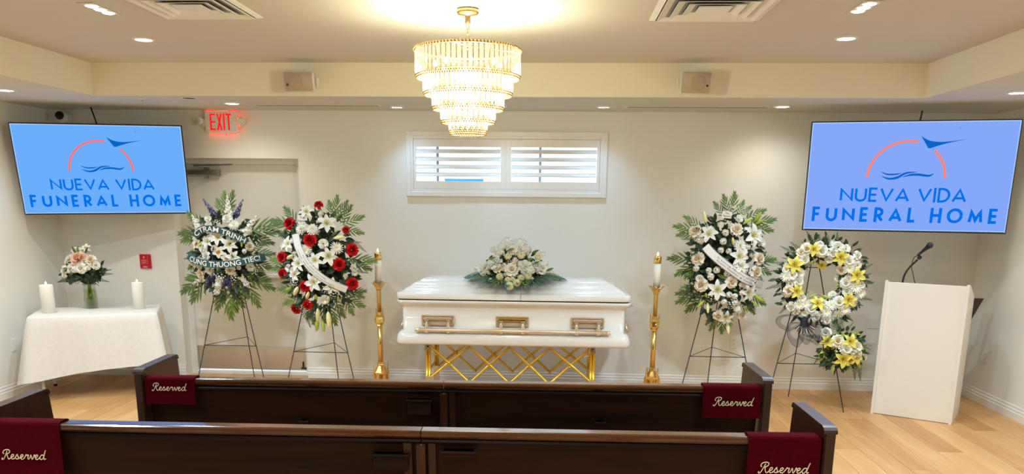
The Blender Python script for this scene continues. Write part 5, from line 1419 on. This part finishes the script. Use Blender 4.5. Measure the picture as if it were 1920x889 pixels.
# smaller spray at the foot of the wreath
t = thing('corsage_spray', 'small yellow and white spray hanging below the wreath', 'flower spray', (2.44, 6.985, .583), 0)
S = Arr(t, 345, 600, K, .22, .20, .10, -.09, seed=5)
S.core(FOAM); S.greens(130, .06, LEAFD, seed=6); S.greens(70, .05, BUDG, 'lime_foliage', seed=7)
for p, q in (((280, 560), (185, 540)), ((270, 590), (230, 670)), ((270, 600), (270, 690)), ((310, 520), (330, 430)), ((340, 520), (300, 460)), ((360, 520), (400, 480)), ((400, 540), (425, 520)), ((430, 580), (480, 600)), ((430, 600), (480, 620)), ((420, 650), (440, 745)), ((400, 650), (415, 740)), ((370, 660), (380, 700)), ((340, 520), (345, 425)), ((250, 580), (195, 560)), ((440, 590), (475, 575)), ((330, 500), (360, 465))): S.line('fern', p, q, .01)
for k, p, d in (('wrose', (275, 525), 52), ('rose', (318, 558), 62), ('wrose', (358, 592), 60), ('carn', (405, 585), 66), ('ylily', (372, 560), 78), ('ylily', (275, 562), 66), ('ylily', (342, 642), 84), ('ylily', (400, 632), 76), ('rose', (455, 640), 40), ('ylily', (370, 640), 70), ('carn', (300, 570), 44), ('wrose', (410, 615), 50), ('fill', (330, 600), 54), ('carn', (385, 605), 44)):
    S.flower(k, p, d, .012)
for p, q in (((415, 650), (432, 690)), ((325, 610), (300, 600)), ((420, 640), (425, 670))): S.line('budg', p, q, .03)

# ------------------------------------------------------------------ casket spray
t = thing('casket_spray', 'low dome of white flowers and blue green fronds on the casket lid', 'flower spray', (-.375, 7.21, 1.122), 0)
K = .0047 / 6.84
r_ = random.Random(9)
b = MB(); b.sphere((0, 0, .07), 1, 18, 10, sc=(.26, .13, .13)); b.build('foam_core', FOAM, t)
def dome(key, px, py, dia, ny=-.7):
    """position on the dome from the front view; depth from the dome's section"""
    x = (px - 712) * K; z = (630 - py) * K * .98 - .002
    q = max(0.0, 1 - (x / .36) ** 2 - (max(z, 0) / .31) ** 2); y = -.24 * math.sqrt(q) + .03 + min(0, z - .02) * 1.5
    n = Vector((x / .36 * .8, -.35 - .6 * math.sqrt(q), z / .31 * .9 + .25)) + Vector((r_.uniform(-.1, .1), 0, r_.uniform(-.1, .1)))
    put(key, t, Matrix.Translation((x, y, z)) @ facing(n, r_.uniform(0, 6)) @ Matrix.Scale(dia * K * 1.14, 4))
for k, p, d in (('hyd', (640, 190), 190), ('hyd', (790, 205), 200), ('hyd', (720, 250), 190), ('hyd', (860, 250), 150), ('hyd', (560, 235), 130), ('dahlia', (490, 420), 210), ('dahlia', (350, 500), 190), ('dahlia', (870, 470), 210), ('dahlia', (1010, 455), 180), ('wrose', (702, 500), 165), ('wrose', (1065, 490), 150), ('rose', (520, 490), 110), ('dahlia', (420, 450), 140), ('wrose', (345, 530), 120), ('hyd', (940, 500), 120),
                ('button', (652, 345), 88), ('button', (815, 330), 92), ('button', (1020, 350), 92), ('button', (555, 592), 90), ('button', (685, 690), 92), ('button', (770, 655), 84), ('button', (820, 600), 80), ('button', (905, 578), 90), ('button', (655, 625), 70), ('button', (715, 620), 62), ('blos', (450, 265), 110), ('blos', (560, 290), 120), ('blos', (520, 310), 110), ('blos', (910, 340), 70), ('blos', (1010, 285), 110), ('blos', (1080, 315), 110), ('blos', (740, 385), 110), ('blos', (800, 415), 100), ('blos', (600, 440), 80), ('blos', (590, 490), 80), ('blos', (1150, 520), 80), ('blos', (1200, 530), 80), ('blos', (225, 510), 80), ('blos', (430, 630), 60), ('blos', (965, 610), 50), ('blos', (1240, 575), 60), ('blos', (620, 560), 70), ('blos', (480, 350), 90), ('blos', (1130, 430), 90), ('blos', (400, 540), 90), ('fill', (680, 420), 90), ('fill', (850, 560), 80), ('fill', (760, 570), 70)):
    dome(k, p[0], p[1], d)
for k in range(30):   # fronds lying out over the lid
    a = 2 * PI * k / 30; rx, ry = .40 + .04 * math.sin(k * 3.1), .27 + .03 * math.sin(k * 2.1)
    ex, ey = rx * math.cos(a), ry * math.sin(a) * (1.0 if math.sin(a) < 0 else .8)
    a0 = Vector((ex * .35, ey * .35, .07 if ey > -.05 else .02)); b0 = Vector((ex, ey * (1.14 if ey < 0 else 1), .012 - .35 * max(0, -ey - .18)))
    d = b0 - a0
    put('palmb' if k % 3 or math.sin(a) > 0 else 'palm', t, Matrix.Translation(a0) @ along(d, (0, -.2, 1)) @ Matrix.Scale(d.length * .95, 4))
gl = MB()
for k in range(150):
    a = r_.uniform(0, 2 * PI); f = math.sqrt(r_.random()); x, z = .27 * f * math.cos(a), abs(.24 * f * math.sin(a)); q = max(0, 1 - (x / .34) ** 2 - (z / .28) ** 2)
    leafstrip(gl, Vector((x, -.20 * math.sqrt(q) + .02, z)), Vector((x * 2 + r_.uniform(-.5, .5), -.5, z * 2 + r_.uniform(-.5, .5))), 1, .06, .014, .2, Vector((0, -1, .5)).normalized())
tag(gl.build('foliage', LEAFD, t), kind='stuff')
for (px, py) in ((410, 360), (950, 270), (640, 250), (960, 410), (880, 370), (1135, 490)):
    x = (px - 712) * K; z = (630 - py) * K - .02
    put('leaf', t, Matrix.Translation((x, -.17, z)) @ along((.6, -.3, .3), (0, -1, .3)) @ Matrix.Scale(.07, 4))

# ------------------------------------------------------------------ vase bouquet on the table
vx, vy, vz = -4.40, 7.42, tz + .0055
WATER = bpy.data.materials.new('green_water'); WATER.use_nodes = True
_n = WATER.node_tree.nodes; _l = WATER.node_tree.links; _n.remove(_n['Principled BSDF'])
_t = _n.new('ShaderNodeBsdfTransparent'); _t.inputs['Color'].default_value = srgb(232, 238, 190); _g = _n.new('ShaderNodeBsdfGlossy'); _g.inputs['Roughness'].default_value = .08; _x = _n.new('ShaderNodeMixShader'); _x.inputs[0].default_value = .12
_l.new(_t.outputs[0], _x.inputs[1]); _l.new(_g.outputs[0], _x.inputs[2]); _l.new(_x.outputs[0], _n['Material Output'].inputs['Surface'])
t = thing('glass_vase', 'clear glass vase of water and green stems on the draped table', 'vase', (vx, vy, vz))
VG = bpy.data.materials.new('vase_glass'); VG.use_nodes = True
_n = VG.node_tree.nodes; _l = VG.node_tree.links; _n.remove(_n['Principled BSDF'])
_t = _n.new('ShaderNodeBsdfTransparent'); _t.inputs['Color'].default_value = srgb(244, 248, 240); _g = _n.new('ShaderNodeBsdfGlossy'); _g.inputs['Roughness'].default_value = .05; _x = _n.new('ShaderNodeMixShader'); _f = _n.new('ShaderNodeLayerWeight'); _f.inputs[0].default_value = .35
_l.new(_f.outputs['Facing'], _x.inputs[0]); _l.new(_t.outputs[0], _x.inputs[1]); _l.new(_g.outputs[0], _x.inputs[2]); _l.new(_x.outputs[0], _n['Material Output'].inputs['Surface'])
MB().lathe([(.056, 0), (.06, .01), (.06, .10), (.055, .17), (.05, .21), (.062, .235), (.058, .235), (.046, .21), (.051, .17), (.056, .10), (.055, .012), (1e-6, .012)], 28).build('glass', VG, t)
MB().lathe([(.0545, .013), (.055, .10), (.050, .175)], 24).build('water', WATER, t)
m = MB(); r_ = random.Random(14)
for k in range(20):
    a = 2 * PI * k / 20; m.tube([(.042 * (.5 + .5 * (k % 2)) * math.cos(a), .035 * math.sin(a), .02), (.015 * math.cos(a + 2), .015 * math.sin(a + 2), .23)], .0042, 5)
tag(m.build('flower_stems', mat('stem_green', srgb(140, 160, 60), .5, var=.2), t), kind='stuff')
t = thing('vase_bouquet', 'white and blush bouquet with fern collar in the glass vase', 'bouquet', (vx, vy, vz + .315))
K = .0051 / 6.35
S = Arr(t, 460, 430, K, .22, .20, .13, .05, seed=8)
S.greens(120, .07, LEAFD, seed=9, zs=.55, oz=.035)
m = MB(); m.sphere((0, 0, .0), 1, 12, 8, sc=(.1, .09, .09)); m.build('stem_bundle', FOAM, t)
for p, q in (((420, 440), (118, 510)), ((420, 450), (250, 490)), ((430, 450), (340, 525)), ((500, 440), (640, 530)), ((520, 440), (720, 495)), ((520, 420), (745, 410)), ((520, 410), (735, 365)), ((400, 400), (150, 390)), ((380, 380), (175, 320)), ((380, 360), (215, 270)), ((460, 460), (420, 520)), ((480, 460), (560, 520)), ((520, 450), (620, 480)), ((380, 430), (230, 450))): S.line('fern', p, q, .0)
for k, p, d in (('lily', (335, 145), 100), ('lily', (470, 120), 110), ('carn', (410, 140), 80), ('pink', (430, 235), 185), ('pink', (370, 220), 110), ('wrose', (490, 338), 130), ('rose', (570, 250), 130), ('wrose', (300, 240), 100), ('carn', (270, 270), 80), ('blos', (340, 320), 110), ('blos', (400, 350), 130), ('blos', (560, 330), 90), ('wrose', (630, 310), 100), ('carn', (240, 380), 90), ('blos', (240, 340), 100), ('blos', (330, 370), 90), ('rose', (600, 290), 90), ('blos', (445, 290), 80), ('fill', (520, 270), 80), ('blos', (500, 150), 70), ('wrose', (260, 420), 80), ('pink', (480, 225), 120)):
    S.flower(k, p, d, .01)
for p, q in (((370, 180), (340, 95)), ((415, 190), (405, 90)), ((480, 180), (525, 105)), ((270, 350), (280, 340))): S.line('leaf', p, q, .05)
